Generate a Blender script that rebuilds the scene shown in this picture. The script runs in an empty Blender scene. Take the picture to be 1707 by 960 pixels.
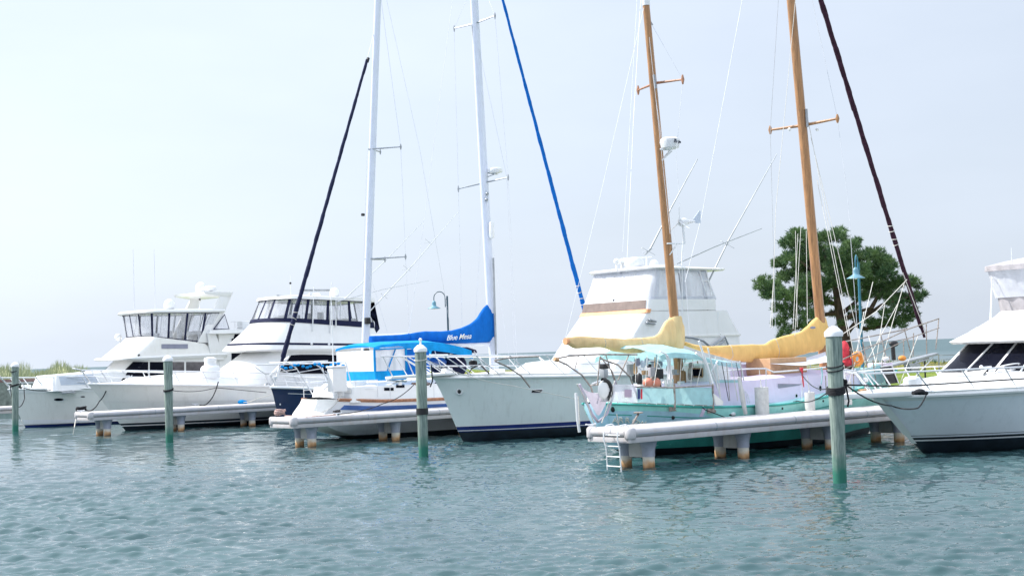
import bpy, bmesh, math, random
import numpy as np
from mathutils import Vector, Matrix
from mathutils.bvhtree import BVHTree
random.seed(7); rng = np.random.default_rng(7)
PI = math.pi
scene = bpy.context.scene
COL = scene.collection
# ------------------------------------------------------------------ camera
CAM_H = 3.05; PITCH = math.radians(2.574); ROLL = math.radians(1.9)
fw = Vector((0, math.cos(PITCH), math.sin(PITCH)))
u0 = Vector((0, -math.sin(PITCH), math.cos(PITCH))); r0 = Vector((1, 0, 0))
upv = u0*math.cos(ROLL) + r0*math.sin(ROLL)
rtv = r0*math.cos(ROLL) - u0*math.sin(ROLL)
cam_d = bpy.data.cameras.new('camera'); cam = bpy.data.objects.new('camera', cam_d); COL.objects.link(cam)
cam_d.sensor_width = 36; cam_d.lens = 2400/1707*36; cam_d.clip_start = 0.1; cam_d.clip_end = 30000
M = Matrix((rtv, upv, -fw)).transposed().to_4x4(); M.translation = Vector((0, 0, CAM_H))
cam.matrix_world = M
scene.camera = cam
# ------------------------------------------------------------------ light
SUN_DIR = Vector((-0.97, 0.22, 0)).normalized(); SUN_EL = math.radians(47)
world = bpy.data.worlds.new("World"); scene.world = world; world.use_nodes = True
wn = world.node_tree; wn.nodes.clear()
wo = wn.nodes.new('ShaderNodeOutputWorld'); bg = wn.nodes.new('ShaderNodeBackground')
sky = wn.nodes.new('ShaderNodeTexSky'); sky.sky_type = 'NISHITA'; sky.sun_disc = False
sky.sun_elevation = SUN_EL; sky.sun_rotation = math.atan2(SUN_DIR.x, SUN_DIR.y)
sky.altitude = 0; sky.air_density = 1.0; sky.dust_density = 3.0; sky.ozone_density = 1.0
# thin high overcast: the clear sky is blended with a pale cloud veil
veil = wn.nodes.new('ShaderNodeMixRGB'); veil.inputs[0].default_value = 0.6
wtc = wn.nodes.new('ShaderNodeTexCoord'); wsx = wn.nodes.new('ShaderNodeSeparateXYZ'); wz = wn.nodes.new('ShaderNodeMapRange')     # thin overcast: brighter towards the zenith
wz.inputs[1].default_value = .25; wz.inputs[2].default_value = 1; wz.inputs[3].default_value = .98; wz.inputs[4].default_value = 2.6
wcol = wn.nodes.new('ShaderNodeVectorMath'); wcol.operation = 'SCALE'; wcol.inputs[0].default_value = (5.4, 6.02, 7.0)
wdot = wn.nodes.new('ShaderNodeVectorMath'); wdot.operation = 'DOT_PRODUCT'; wdot.inputs[1].default_value = tuple(SUN_DIR)      # haze scatters more light on the sun's side
wgl = wn.nodes.new('ShaderNodeMapRange'); wgl.interpolation_type = 'SMOOTHSTEP'; wgl.inputs[1].default_value = -.25; wgl.inputs[2].default_value = .75; wgl.inputs[3].default_value = .97; wgl.inputs[4].default_value = 1.25
wml = wn.nodes.new('ShaderNodeMath'); wml.operation = 'MULTIPLY'
wn.links.new(wtc.outputs['Generated'], wdot.inputs[0]); wn.links.new(wdot.outputs['Value'], wgl.inputs[0]); wn.links.new(wgl.outputs[0], wml.inputs[0])
wn.links.new(wsx.outputs['Z'], wz.inputs[0]); wn.links.new(wz.outputs[0], wml.inputs[1]); wn.links.new(wml.outputs[0], wcol.inputs['Scale']); wn.links.new(wcol.outputs[0], veil.inputs[2])
wmp = wn.nodes.new('ShaderNodeMapping'); wmp.inputs['Scale'].default_value = (1, 1, 3.2)
wno = wn.nodes.new('ShaderNodeTexNoise'); wno.inputs['Scale'].default_value = 2.3; wno.inputs['Detail'].default_value = 5; wno.inputs['Roughness'].default_value = .55
wn.links.new(wtc.outputs['Generated'], wmp.inputs[0]); wn.links.new(wmp.outputs[0], wno.inputs['Vector'])
wmr = wn.nodes.new('ShaderNodeMapRange'); wmr.inputs[1].default_value = .3; wmr.inputs[2].default_value = .7; wmr.inputs[3].default_value = .70; wmr.inputs[4].default_value = .90
wn.links.new(wtc.outputs['Generated'], wsx.inputs[0]); wn.links.new(wno.outputs['Fac'], wmr.inputs[0]); wn.links.new(wmr.outputs[0], veil.inputs[0])
wn.links.new(sky.outputs[0], veil.inputs[1]); wn.links.new(veil.outputs[0], bg.inputs[0])
bg.inputs[1].default_value = 0.07
wn.links.new(bg.outputs[0], wo.inputs[0])
sl = bpy.data.lights.new('sun', 'SUN'); sl.energy = 2.8; sl.angle = math.radians(0.6); sl.color = (1.0, 0.955, 0.88)
so = bpy.data.objects.new('sun', sl); COL.objects.link(so)
sdir = Vector((SUN_DIR.x*math.cos(SUN_EL), SUN_DIR.y*math.cos(SUN_EL), math.sin(SUN_EL)))
so.rotation_euler = sdir.to_track_quat('Z', 'Y').to_euler(); so.location = sdir*60
scene.view_settings.view_transform = 'Standard'; scene.view_settings.look = 'None'
scene.view_settings.gamma = 1; scene.view_settings.use_curve_mapping = False
scene.view_settings.exposure = 1.12
# ------------------------------------------------------------------ frame: (u, v, z) = along the finger piers, along the row of piles, up
TH = math.radians(38.0); CU, SU = math.cos(TH), math.sin(TH)
def W(u, v, z=0.0): return Vector((u*CU - v*SU, u*SU + v*CU, z))
def ray(x, y): return fw + rtv*((x-853.5)/2400) + upv*((480-y)/2400)
def rayuv(x, y):
    d = ray(x, y); return Vector((d.x*CU + d.y*SU, -d.x*SU + d.y*CU, d.z))
ORG = Vector((0, 0, CAM_H))
def A(x, y, v):                       # photo measurement -> metres on the vertical plane v
    d = rayuv(x, y); t = v/d.y; return Vector((d.x*t, v, CAM_H + d.z*t))
def AU(x, y, u):
    d = rayuv(x, y); t = u/d.x; return Vector((u, d.y*t, CAM_H + d.z*t))
def AD(x, y, Y):                      # at world depth Y
    d = ray(x, y); t = Y/d.y; p = d*t
    return Vector((p.x*CU + p.y*SU, -p.x*SU + p.y*CU, CAM_H + p.z))
def AZ(x, y, z):
    d = rayuv(x, y); t = (z-CAM_H)/d.z; return Vector((d.x*t, d.y*t, z))
# ------------------------------------------------------------------ materials
def lin(c):
    return tuple(((x/255)/12.92 if x/255 <= 0.04045 else ((x/255+0.055)/1.055)**2.4) for x in c)
MATS = {}
def mat(name, c, rough=0.5, metal=0.0, var=0.06, scale=3.0, bump=0.0, bscale=20.0, spec=0.5, coat=0.0, stretch=(1, 1, 1), stain=None, stain_amt=0.0, sheen=0.0, trans=0.0):
    m = bpy.data.materials.new(name); m.use_nodes = True; n = m.node_tree; N = n.nodes; L = n.links
    b = N['Principled BSDF']; b.inputs['Roughness'].default_value = rough; b.inputs['Metallic'].default_value = metal
    b.inputs['Specular IOR Level'].default_value = spec; b.inputs['Coat Weight'].default_value = coat; b.inputs['Coat Roughness'].default_value = 0.12
    tc = N.new('ShaderNodeTexCoord'); mp = N.new('ShaderNodeMapping'); mp.inputs['Scale'].default_value = stretch
    L.new(tc.outputs['Object'], mp.inputs[0])
    no = N.new('ShaderNodeTexNoise'); no.inputs['Scale'].default_value = scale; no.inputs['Detail'].default_value = 6; no.inputs['Roughness'].default_value = 0.6
    L.new(mp.outputs[0], no.inputs['Vector'])
    r = N.new('ShaderNodeValToRGB'); r.color_ramp.elements[0].position = 0.3; r.color_ramp.elements[1].position = 0.7
    r.color_ramp.elements[0].color = tuple(max(0, x*(1-var*1.6)) for x in c) + (1,)
    r.color_ramp.elements[1].color = tuple(min(1, x*(1+var)) for x in c) + (1,)
    L.new(no.outputs['Fac'], r.inputs[0]); out = r.outputs[0]
    if stain:
        n2 = N.new('ShaderNodeTexNoise'); n2.inputs['Scale'].default_value = 1.7; n2.inputs['Detail'].default_value = 8; n2.inputs['Roughness'].default_value = 0.7
        mp2 = N.new('ShaderNodeMapping'); mp2.inputs['Scale'].default_value = (3, 3, 0.5); L.new(tc.outputs['Object'], mp2.inputs[0]); L.new(mp2.outputs[0], n2.inputs['Vector'])
        r2 = N.new('ShaderNodeValToRGB'); r2.color_ramp.elements[0].position = 0.52; r2.color_ramp.elements[1].position = 0.78
        r2.color_ramp.elements[0].color = (0, 0, 0, 1); r2.color_ramp.elements[1].color = (stain_amt,)*3 + (1,)
        L.new(n2.outputs['Fac'], r2.inputs[0]); mx = N.new('ShaderNodeMixRGB'); mx.inputs[2].default_value = tuple(stain) + (1,)
        L.new(r2.outputs[0], mx.inputs[0]); L.new(out, mx.inputs[1]); out = mx.outputs[0]
    L.new(out, b.inputs['Base Color'])
    if bump:
        n3 = N.new('ShaderNodeTexNoise'); n3.inputs['Scale'].default_value = bscale; n3.inputs['Detail'].default_value = 5
        L.new(mp.outputs[0], n3.inputs['Vector']); bp = N.new('ShaderNodeBump'); bp.inputs['Strength'].default_value = bump; bp.inputs['Distance'].default_value = 0.02
        L.new(n3.outputs['Fac'], bp.inputs['Height']); L.new(bp.outputs[0], b.inputs['Normal'])
    if trans:      # cloth lets some light through
        tr = N.new('ShaderNodeBsdfTranslucent'); L.new(out, tr.inputs[0]); ms = N.new('ShaderNodeMixShader'); ms.inputs[0].default_value = trans
        L.new(b.outputs[0], ms.inputs[1]); L.new(tr.outputs[0], ms.inputs[2]); L.new(ms.outputs[0], N['Material Output'].inputs[0])
    MATS[name] = m; return m
def clear_mat(name, tint, amount, rough=0.12, diff=(0.8, 0.82, 0.85)):
    m = bpy.data.materials.new(name); m.use_nodes = True; N = m.node_tree.nodes; L = m.node_tree.links
    b = N['Principled BSDF']; b.inputs['Roughness'].default_value = rough
    tc = N.new('ShaderNodeTexCoord'); no = N.new('ShaderNodeTexNoise'); no.inputs['Scale'].default_value = 2.2; no.inputs['Detail'].default_value = 4
    mp = N.new('ShaderNodeMapping'); mp.inputs['Scale'].default_value = (2, 2, .5); L.new(tc.outputs['Object'], mp.inputs[0]); L.new(mp.outputs[0], no.inputs['Vector'])
    b.inputs['Base Color'].default_value = diff + (1,)
    bp = N.new('ShaderNodeBump'); bp.inputs['Strength'].default_value = 0.5; bp.inputs['Distance'].default_value = 0.05
    L.new(no.outputs['Fac'], bp.inputs['Height']); L.new(bp.outputs[0], b.inputs['Normal'])
    mr = N.new('ShaderNodeMapRange'); mr.inputs[1].default_value = .3; mr.inputs[2].default_value = .7
    mr.inputs[3].default_value = max(0, amount-.15); mr.inputs[4].default_value = min(1, amount+.15); L.new(no.outputs['Fac'], mr.inputs[0])
    tr = N.new('ShaderNodeBsdfTransparent'); tr.inputs[0].default_value = tint + (1,)
    ms = N.new('ShaderNodeMixShader'); L.new(mr.outputs[0], ms.inputs[0]); L.new(b.outputs[0], ms.inputs[1]); L.new(tr.outputs[0], ms.inputs[2])
    L.new(ms.outputs[0], N['Material Output'].inputs[0]); MATS[name] = m; return m
gel = mat('gelcoat_white', (.80, .80, .79), .28, coat=.3, var=.03, scale=1.2, stain=(.5, .47, .38), stain_amt=.22)
gelfront = mat('gelcoat_cream', (.80, .79, .75), .35, coat=.2, var=.03, stain=(.55, .48, .3), stain_amt=.25)
hull_grey = mat('hull_sage_grey', (.74, .80, .785), .3, coat=.1, var=.03, scale=.8, stain=(.34, .36, .33), stain_amt=.3)
hull_cream = mat('hull_cream', (.80, .80, .765), .3, coat=.1, var=.03, scale=.8, stain=(.4, .38, .3), stain_amt=.25)
hull_blue = mat('hull_blue_grey', (.78, .83, .87), .3, coat=.1, var=.03, scale=.8, stain=(.35, .4, .42), stain_amt=.25)
hull_white = mat('hull_white', (.80, .81, .84), .3, coat=.1, var=.03, stain=(.45, .45, .45), stain_amt=.3)
navy = mat('hull_navy', (.012, .022, .075), .18, coat=.6, var=.1)
navy_stripe = mat('stripe_navy', (.015, .03, .16), .3, var=.1)
blue_stripe = mat('stripe_blue', (.05, .13, .38), .35, var=.12)
bottom = mat('bottom_paint', (.010, .018, .028), .5, var=.3)
teal = mat('paint_teal', (.38, .82, .75), .38, coat=.1, var=.10, scale=1.6, stain=(.14, .52, .52), stain_amt=.5)
teal_low = mat('paint_teal_deep_and_shade', (.06, .42, .36), .5, var=.2, scale=1.6)  # deep teal for the trim, and for shade painted on the lower hull
sky_blue = mat('paint_sky_blue', (.48, .74, .88), .4, var=.12, scale=2, stain=(.2, .5, .6), stain_amt=.5)
lav = mat('paint_lavender', (.74, .65, .82), .4, var=.05, scale=1.6, stain=(.5, .4, .5), stain_amt=.3)
canvas_blue = mat('canvas_blue', (.004, .15, .55), .8, var=.10, scale=3, bump=.7, bscale=5, spec=.2, trans=.15, stretch=(1.8, 1, .5))
canvas_cyan = mat('canvas_bright_blue', (.01, .34, .74), .8, var=.15, scale=3, bump=.35, bscale=4, spec=.2, trans=.3)
canvas_yel = mat('canvas_yellow', (.84, .58, .22), .85, var=.07, scale=3, bump=.75, bscale=5, spec=.2, trans=.2, stretch=(1.8, 1, .5), stain=(.62, .42, .16), stain_amt=.3)
canvas_pale = mat('canvas_faded_yellow', (.88, .66, .35), .85, var=.10, scale=2.4, bump=.75, bscale=5, spec=.2, trans=.2, stretch=(1.8, 1, .5), stain=(.86, .55, .2), stain_amt=.45)
canvas_teal = mat('canvas_pale_teal', (.42, .66, .68), .85, var=.10, scale=3, bump=.3, bscale=4, spec=.2, trans=.3)
canvas_white = mat('canvas_white', (.66, .68, .74), .8, var=.08, scale=3, bump=.6, bscale=3, spec=.2, trans=.2)
canvas_grey = mat('canvas_grey', (.42, .40, .42), .85, var=.15, scale=3, bump=.5, bscale=4, spec=.2, trans=.1)
canvas_awn = mat('canvas_awning', (.62, .68, .76), .8, var=.06, scale=2, bump=.3, bscale=3, spec=.2, trans=.25)
canvas_navy = mat('canvas_navy', (.012, .016, .05), .8, var=.2, spec=.2)
canvas_maroon = mat('canvas_maroon', (.040, .014, .028), .8, var=.3, scale=8, bump=.5, bscale=12, spec=.2)
sling_m = mat('sling_cloth', (.62, .57, .66), .85, var=.1, scale=5, bump=.4, bscale=10, trans=.3)
steel = mat('stainless', (.78, .78, .80), .35, metal=.45, var=.1)
rusty = mat('weathered_tube', (.34, .29, .26), .5, metal=.3, var=.35, scale=9)
alum = mat('mast_paint', (.66, .70, .80), .3, coat=.3, var=.03)
alu_grey = mat('grey_metal', (.36, .38, .40), .4, metal=.5, var=.15)
wood = mat('varnished_wood', (.40, .20, .08), .32, coat=.35, var=.28, scale=5, stretch=(4, 4, .25), stain=(.16, .07, .03), stain_amt=.6)
teak = mat('teak', (.42, .20, .11), .5, var=.25, scale=8)
tan_wood = mat('tan_plywood', (.50, .30, .16), .6, var=.15, scale=4)
wire = mat('wire', (.60, .62, .66), .5, metal=.2, var=.1)
glass = mat('tinted_glass', (.006, .007, .014), .12, var=.1, spec=.12); glass.node_tree.nodes['Principled BSDF'].inputs['IOR'].default_value = 1.25
glass2 = mat('smoked_glass', (.10, .09, .10), .12, var=.3, spec=.7)
vinyl = clear_mat('clear_vinyl', (.94, .94, .96), .76)
vinyl_milky = clear_mat('milky_vinyl', (.9, .9, .92), .22, rough=.2, diff=(.78, .79, .83))
black = mat('black_plastic', (.012, .012, .014), .5, var=.2)
rope_blk = mat('black_rope', (.014, .014, .018), .85, var=.3, scale=30, bump=.6, bscale=60)
rope_wht = mat('white_rope', (.62, .60, .55), .85, var=.15, scale=30)
rope_pink = mat('faded_pink_rope', (.62, .42, .38), .85, var=.2, scale=20)
red_cloth = mat('red_cloth', (.62, .04, .06), .8, var=.2, scale=6)
orange = mat('orange_plastic', (.80, .30, .05), .5, var=.15)
coral = mat('coral_fender', (.72, .24, .16), .5, var=.15)
fender_m = mat('fender_white', (.60, .60, .58), .55, var=.12, scale=6, stain=(.35, .3, .25), stain_amt=.5)
plastic_w = mat('white_plastic', (.76, .77, .78), .4, var=.04)
brown_vinyl = mat('brown_band', (.20, .15, .13), .45, var=.15)
orange_line = mat('faded_orange_band', (.72, .35, .17), .6, var=.12)
plate_m = mat('nameplate_grey', (.24, .25, .32), .4, var=.1)
lampm = mat('lamp_teal', (.03, .17, .25), .4, var=.15)
lampm2 = mat('lamp_slate', (.035, .085, .13), .4, var=.15)
lampshade_m = mat('lamp_shade_paint', (.12, .27, .35), .4, var=.1)
bark = mat('pine_bark', (.085, .055, .045), .9, var=.4, scale=6, bump=.9, bscale=14, stretch=(1, 1, .35))
letter_m = mat('letter_cream', (.85, .83, .74), .5, var=.03)
dark_letter = mat('letter_dark', (.05, .06, .09), .5, var=.03)
stone = mat('bulkhead_concrete', (.36, .34, .31), .9, var=.2, bump=.5)
far_wood = mat('weathered_red_board', (.32, .19, .17), .8, var=.3)
marsh_m = mat('marsh_grass_straw', (.34, .29, .09), .9, var=.3, scale=2)
# dock: pale painted edge with rust weeping at the lower lip
dock_m = mat('dock_vinyl', (.51, .49, .50), .45, var=.07, scale=3, stretch=(1, 1, 1), stain=(.42, .25, .12), stain_amt=.32, bump=.1)
dock_top = mat('dock_planks', (.58, .54, .51), .7, var=.12, scale=5)
def dock_pile_mat():
    m = bpy.data.materials.new('dock_pile'); m.use_nodes = True; N = m.node_tree.nodes; L = m.node_tree.links; b = N['Principled BSDF']; b.inputs['Roughness'].default_value = .7
    g = N.new('ShaderNodeNewGeometry'); sx = N.new('ShaderNodeSeparateXYZ'); L.new(g.outputs['Position'], sx.inputs[0])
    tc = N.new('ShaderNodeTexCoord')
    no = N.new('ShaderNodeTexNoise'); no.inputs['Scale'].default_value = 4; no.inputs['Detail'].default_value = 6; L.new(tc.outputs['Object'], no.inputs[0])
    ad = N.new('ShaderNodeMath'); ad.operation = 'MULTIPLY_ADD'; ad.inputs[1].default_value = .30; L.new(no.outputs['Fac'], ad.inputs[0])
    nz = N.new('ShaderNodeMath'); nz.operation = 'ADD'; L.new(sx.outputs['Z'], ad.inputs[2])
    r = N.new('ShaderNodeValToRGB'); L.new(ad.outputs[0], r.inputs[0]); e = r.color_ramp.elements
    e[0].position = .13; e[0].color = (.10, .075, .04, 1); e[1].position = 1; e[1].color = (.62, .60, .58, 1)
    for p, c in ((.19, (.36, .19, .08)), (.26, (.62, .38, .19)), (.36, (.74, .66, .54)), (.5, (.74, .71, .67))):
        q = e.new(p); q.color = c + (1,)
    L.new(r.outputs[0], b.inputs['Base Color']); return m
dock_pile_m = dock_pile_mat()
blue_grey_m = mat('pile_head', (.40, .42, .50), .6, var=.10, scale=5)  # blue-grey for the flared upper section of the pier piles
beam_m = mat('dock_beam', (.56, .55, .53), .7, var=.08, stain=(.35, .25, .18), stain_amt=.3)
def green_pile_mat():
    m = bpy.data.materials.new('treated_pile'); m.use_nodes = True; N = m.node_tree.nodes; L = m.node_tree.links; b = N['Principled BSDF']; b.inputs['Roughness'].default_value = .8
    tc = N.new('ShaderNodeTexCoord'); mp = N.new('ShaderNodeMapping'); mp.inputs['Scale'].default_value = (7, 7, .45); L.new(tc.outputs['Object'], mp.inputs[0])
    no = N.new('ShaderNodeTexNoise'); no.inputs['Scale'].default_value = 3.2; no.inputs['Detail'].default_value = 8; no.inputs['Roughness'].default_value = .7; L.new(mp.outputs[0], no.inputs[0])
    r = N.new('ShaderNodeValToRGB'); e = r.color_ramp.elements; L.new(no.outputs['Fac'], r.inputs[0])
    e[0].position = .3; e[0].color = (.055, .095, .090, 1); e[1].position = .66; e[1].color = (.33, .40, .35, 1)
    sx = N.new('ShaderNodeSeparateXYZ'); L.new(tc.outputs['Object'], sx.inputs[0])
    n2 = N.new('ShaderNodeTexNoise'); n2.inputs['Scale'].default_value = 5; L.new(tc.outputs['Object'], n2.inputs[0])
    ad = N.new('ShaderNodeMath'); ad.operation = 'MULTIPLY_ADD'; ad.inputs[1].default_value = .5; L.new(n2.outputs['Fac'], ad.inputs[0]); L.new(sx.outputs['Z'], ad.inputs[2])
    r2 = N.new('ShaderNodeValToRGB'); L.new(ad.outputs[0], r2.inputs[0]); f = r2.color_ramp.elements
    f[0].position = .45; f[0].color = (1, 1, 1, 1); f[1].position = .95; f[1].color = (0, 0, 0, 1)
    mx = N.new('ShaderNodeMixRGB'); L.new(r2.outputs[0], mx.inputs[0]); L.new(r.outputs[0], mx.inputs[1]); mx.inputs[2].default_value = (.018, .15, .105, 1)
    L.new(mx.outputs[0], b.inputs['Base Color'])
    bp = N.new('ShaderNodeBump'); bp.inputs['Strength'].default_value = .7; bp.inputs['Distance'].default_value = .02; L.new(no.outputs['Fac'], bp.inputs['Height']); L.new(bp.outputs[0], b.inputs['Normal'])
    return m
green_pile = green_pile_mat()
# ------------------------------------------------------------------ mesh builder in (u, v, z)
class MB:
    def __init__(s): s.v = []; s.f = []
    def add(s, vs, fs):
        k = len(s.v); s.v += [Vector(q) for q in vs]; s.f += [tuple(i+k for i in f) for f in fs]; return s
    def grid(s, P, cu=False, cv=False):
        n = len(P); m = len(P[0]); vs = [q for r in P for q in r]; fs = []
        for i in range(n if cu else n-1):
            for j in range(m if cv else m-1):
                a, b = i, (i+1) % n; c, d = j, (j+1) % m
                fs.append((a*m+c, a*m+d, b*m+d, b*m+c))
        return s.add(vs, fs)
    def tube(s, pts, r=.02, n=8, caps=True, ell=None):
        pts = [Vector(p) for p in pts]; rs = r if isinstance(r, (list, tuple)) else [r]*len(pts)
        t0 = (pts[1]-pts[0]).normalized(); ref = Vector((0, 1, 0)) if abs(t0.y) < .9 else Vector((1, 0, 0)); rows = []
        for i, p in enumerate(pts):
            a = pts[max(0, i-1)]; b = pts[min(len(pts)-1, i+1)]; t = (b-a)
            t = t.normalized() if t.length > 1e-9 else t0
            x = (ref - t*ref.dot(t)); x = x.normalized() if x.length > 1e-6 else t.orthogonal().normalized()
            y = t.cross(x); ex, ey = ell if ell else (1, 1)
            rows.append([p + x*(math.cos(k*2*PI/n)*rs[i]*ex) + y*(math.sin(k*2*PI/n)*rs[i]*ey) for k in range(n)])
            ref = x
        s.grid(rows, cv=True)
        if caps:
            k = len(s.v); m = len(rows)
            s.f.append(tuple(k-n*m+j for j in range(n))[::-1]); s.f.append(tuple(k-n+j for j in range(n)))
        return s
    def box(s, a, b):
        (x0, y0, z0), (x1, y1, z1) = a, b
        return s.add([(x0, y0, z0), (x1, y0, z0), (x1, y1, z0), (x0, y1, z0), (x0, y0, z1), (x1, y0, z1), (x1, y1, z1), (x0, y1, z1)],
                     [(0, 3, 2, 1), (4, 5, 6, 7), (0, 1, 5, 4), (1, 2, 6, 5), (2, 3, 7, 6), (3, 0, 4, 7)])
    def lathe(s, prof, c, n=24, sx=1, sy=1):
        c = Vector(c); rows = [[c + Vector((r*sx*math.cos(k*2*PI/n), r*sy*math.sin(k*2*PI/n), z)) for k in range(n)] for r, z in prof]
        s.grid(rows, cv=True); k = len(s.v); m = len(prof)
        s.f.append(tuple(k-n*m+j for j in range(n))[::-1]); s.f.append(tuple(k-n+j for j in range(n))); return s
    def prism(s, poly, d):
        poly = [Vector(p) for p in poly]; d = Vector(d); n = len(poly)
        fs = [tuple(range(n)), tuple(range(2*n-1, n-1, -1))] + [(i, i+n, (i+1) % n+n, (i+1) % n) for i in range(n)]
        return s.add(poly + [p+d for p in poly], fs)
    def torus(s, c, R, r, ax=(0, 0, 1), n=28, m=8, a0=0, a1=2*PI):
        ax = Vector(ax).normalized(); x = ax.orthogonal().normalized(); y = ax.cross(x); c = Vector(c)
        full = abs(a1-a0-2*PI) < 1e-6; k = n if full else n+1; rows = []
        for i in range(k):
            a = a0+(a1-a0)*i/n; d = x*math.cos(a)+y*math.sin(a)
            rows.append([c + d*(R + r*math.cos(b*2*PI/m)) + ax*(r*math.sin(b*2*PI/m)) for b in range(m)])
        return s.grid(rows, cu=full, cv=True)
    def ball(s, c, r, n=16, m=10, sx=1, sy=1, sz=1):
        return s.lathe([(max(1e-3, math.sin(PI*i/m))*r, -math.cos(PI*i/m)*r*sz) for i in range(m+1)], c, n, sx, sy)
ORIGIN = {}
def thing(name, label, cat, u, v, z=0, group=None):
    o = bpy.data.objects.new(name, None); COL.objects.link(o); o.empty_display_size = .3
    o.location = W(u, v, z); o.rotation_euler = (0, 0, TH); o['label'] = label; o['category'] = cat
    if group: o['group'] = group
    ORIGIN[o.name] = Vector((u, v, z)); return o
def build(name, mb, m, parent=None, smooth=True, bevel=0, origin=None, label=None, ang=40, recalc=True):
    if parent is not None: org = ORIGIN[parent.name]
    else: org = Vector(origin) if origin is not None else Vector((0, 0, 0))
    me = bpy.data.meshes.new(name); me.from_pydata([tuple(p-org) for p in mb.v], [], mb.f)
    bm = bmesh.new(); bm.from_mesh(me)
    bmesh.ops.remove_doubles(bm, verts=bm.verts, dist=1e-5)
    if recalc: bmesh.ops.recalc_face_normals(bm, faces=bm.faces)
    if bevel:
        es = [e for e in bm.edges if len(e.link_faces) == 2 and e.calc_face_angle(0) > math.radians(35)]
        bmesh.ops.bevel(bm, geom=es, offset=bevel, segments=2, affect='EDGES', clamp_overlap=True, profile=.6)
    if smooth:
        for f in bm.faces: f.smooth = True
        for e in bm.edges:
            if len(e.link_faces) == 2 and e.calc_face_angle(0) > math.radians(ang): e.smooth = False
    bm.to_mesh(me); bm.free(); me.materials.append(m)
    o = bpy.data.objects.new(name, me); COL.objects.link(o)
    if parent is not None: o.parent = parent
    else: o.location = W(*org); o.rotation_euler = (0, 0, TH)
    ORIGIN[o.name] = org
    if label: o['label'] = label
    return o
def single(name, mb, m, label, cat, origin, group=None, **k):
    o = build(name, mb, m, None, origin=origin, **k); o['label'] = label; o['category'] = cat
    if group: o['group'] = group
    return o
def struct(o): o['kind'] = 'structure'; return o
def dup(root, du, dv, label=None):
    d = W(du, dv) ; r = root.copy(); COL.objects.link(r); r.location = root.location + d
    ORIGIN[r.name] = ORIGIN[root.name] + Vector((du, dv, 0))
    if label: r['label'] = label
    def kids(a, b):
        for c in list(a.children):
            k = c.copy(); COL.objects.link(k); k.parent = b; kids(c, k)
    kids(root, r); return r
def text(name, s, m, parent, p, du, up, size, depth=.004, shear=0.0):
    """lettering: p = start point, du = reading direction, up = letter up direction (u,v,z)"""
    c = bpy.data.curves.new(name, 'FONT'); c.body = s; c.size = 1; c.extrude = 0.02; c.shear = shear; c.offset = .002
    t = bpy.data.objects.new(name, c); COL.objects.link(t); dg = bpy.context.evaluated_depsgraph_get()
    me = bpy.data.meshes.new_from_object(t.evaluated_get(dg)); bpy.data.objects.remove(t); bpy.data.curves.remove(c)
    du = Vector(du).normalized(); up = Vector(up); up = (up-du*up.dot(du)).normalized(); nn = du.cross(up); p = Vector(p)
    mb = MB(); mb.v = [p + du*(v.co.x*size) + up*(v.co.y*size) + nn*(v.co.z*depth/.02) for v in me.vertices]
    mb.f = [tuple(q.vertices) for q in me.polygons]
    return build(name, mb, m, parent, smooth=False, recalc=False)
def sp(xs, ys):                       # smooth monotone interpolation
    xs = list(xs); ys = list(ys); n = len(xs); d = [(ys[i+1]-ys[i])/(xs[i+1]-xs[i]) for i in range(n-1)]
    mm = [d[0]] + [0 if d[i-1]*d[i] <= 0 else 2/(1/d[i-1]+1/d[i]) for i in range(1, n-1)] + [d[-1]]
    def f(x):
        if x <= xs[0]: return ys[0] + mm[0]*(x-xs[0])*0
        if x >= xs[-1]: return ys[-1]
        i = 0
        while x > xs[i+1]: i += 1
        h = xs[i+1]-xs[i]; t = (x-xs[i])/h; a, b = ys[i], ys[i+1]
        return (2*t**3-3*t*t+1)*a + (t**3-2*t*t+t)*h*mm[i] + (-2*t**3+3*t*t)*b + (t**3-t*t)*h*mm[i+1]
    return f
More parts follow.
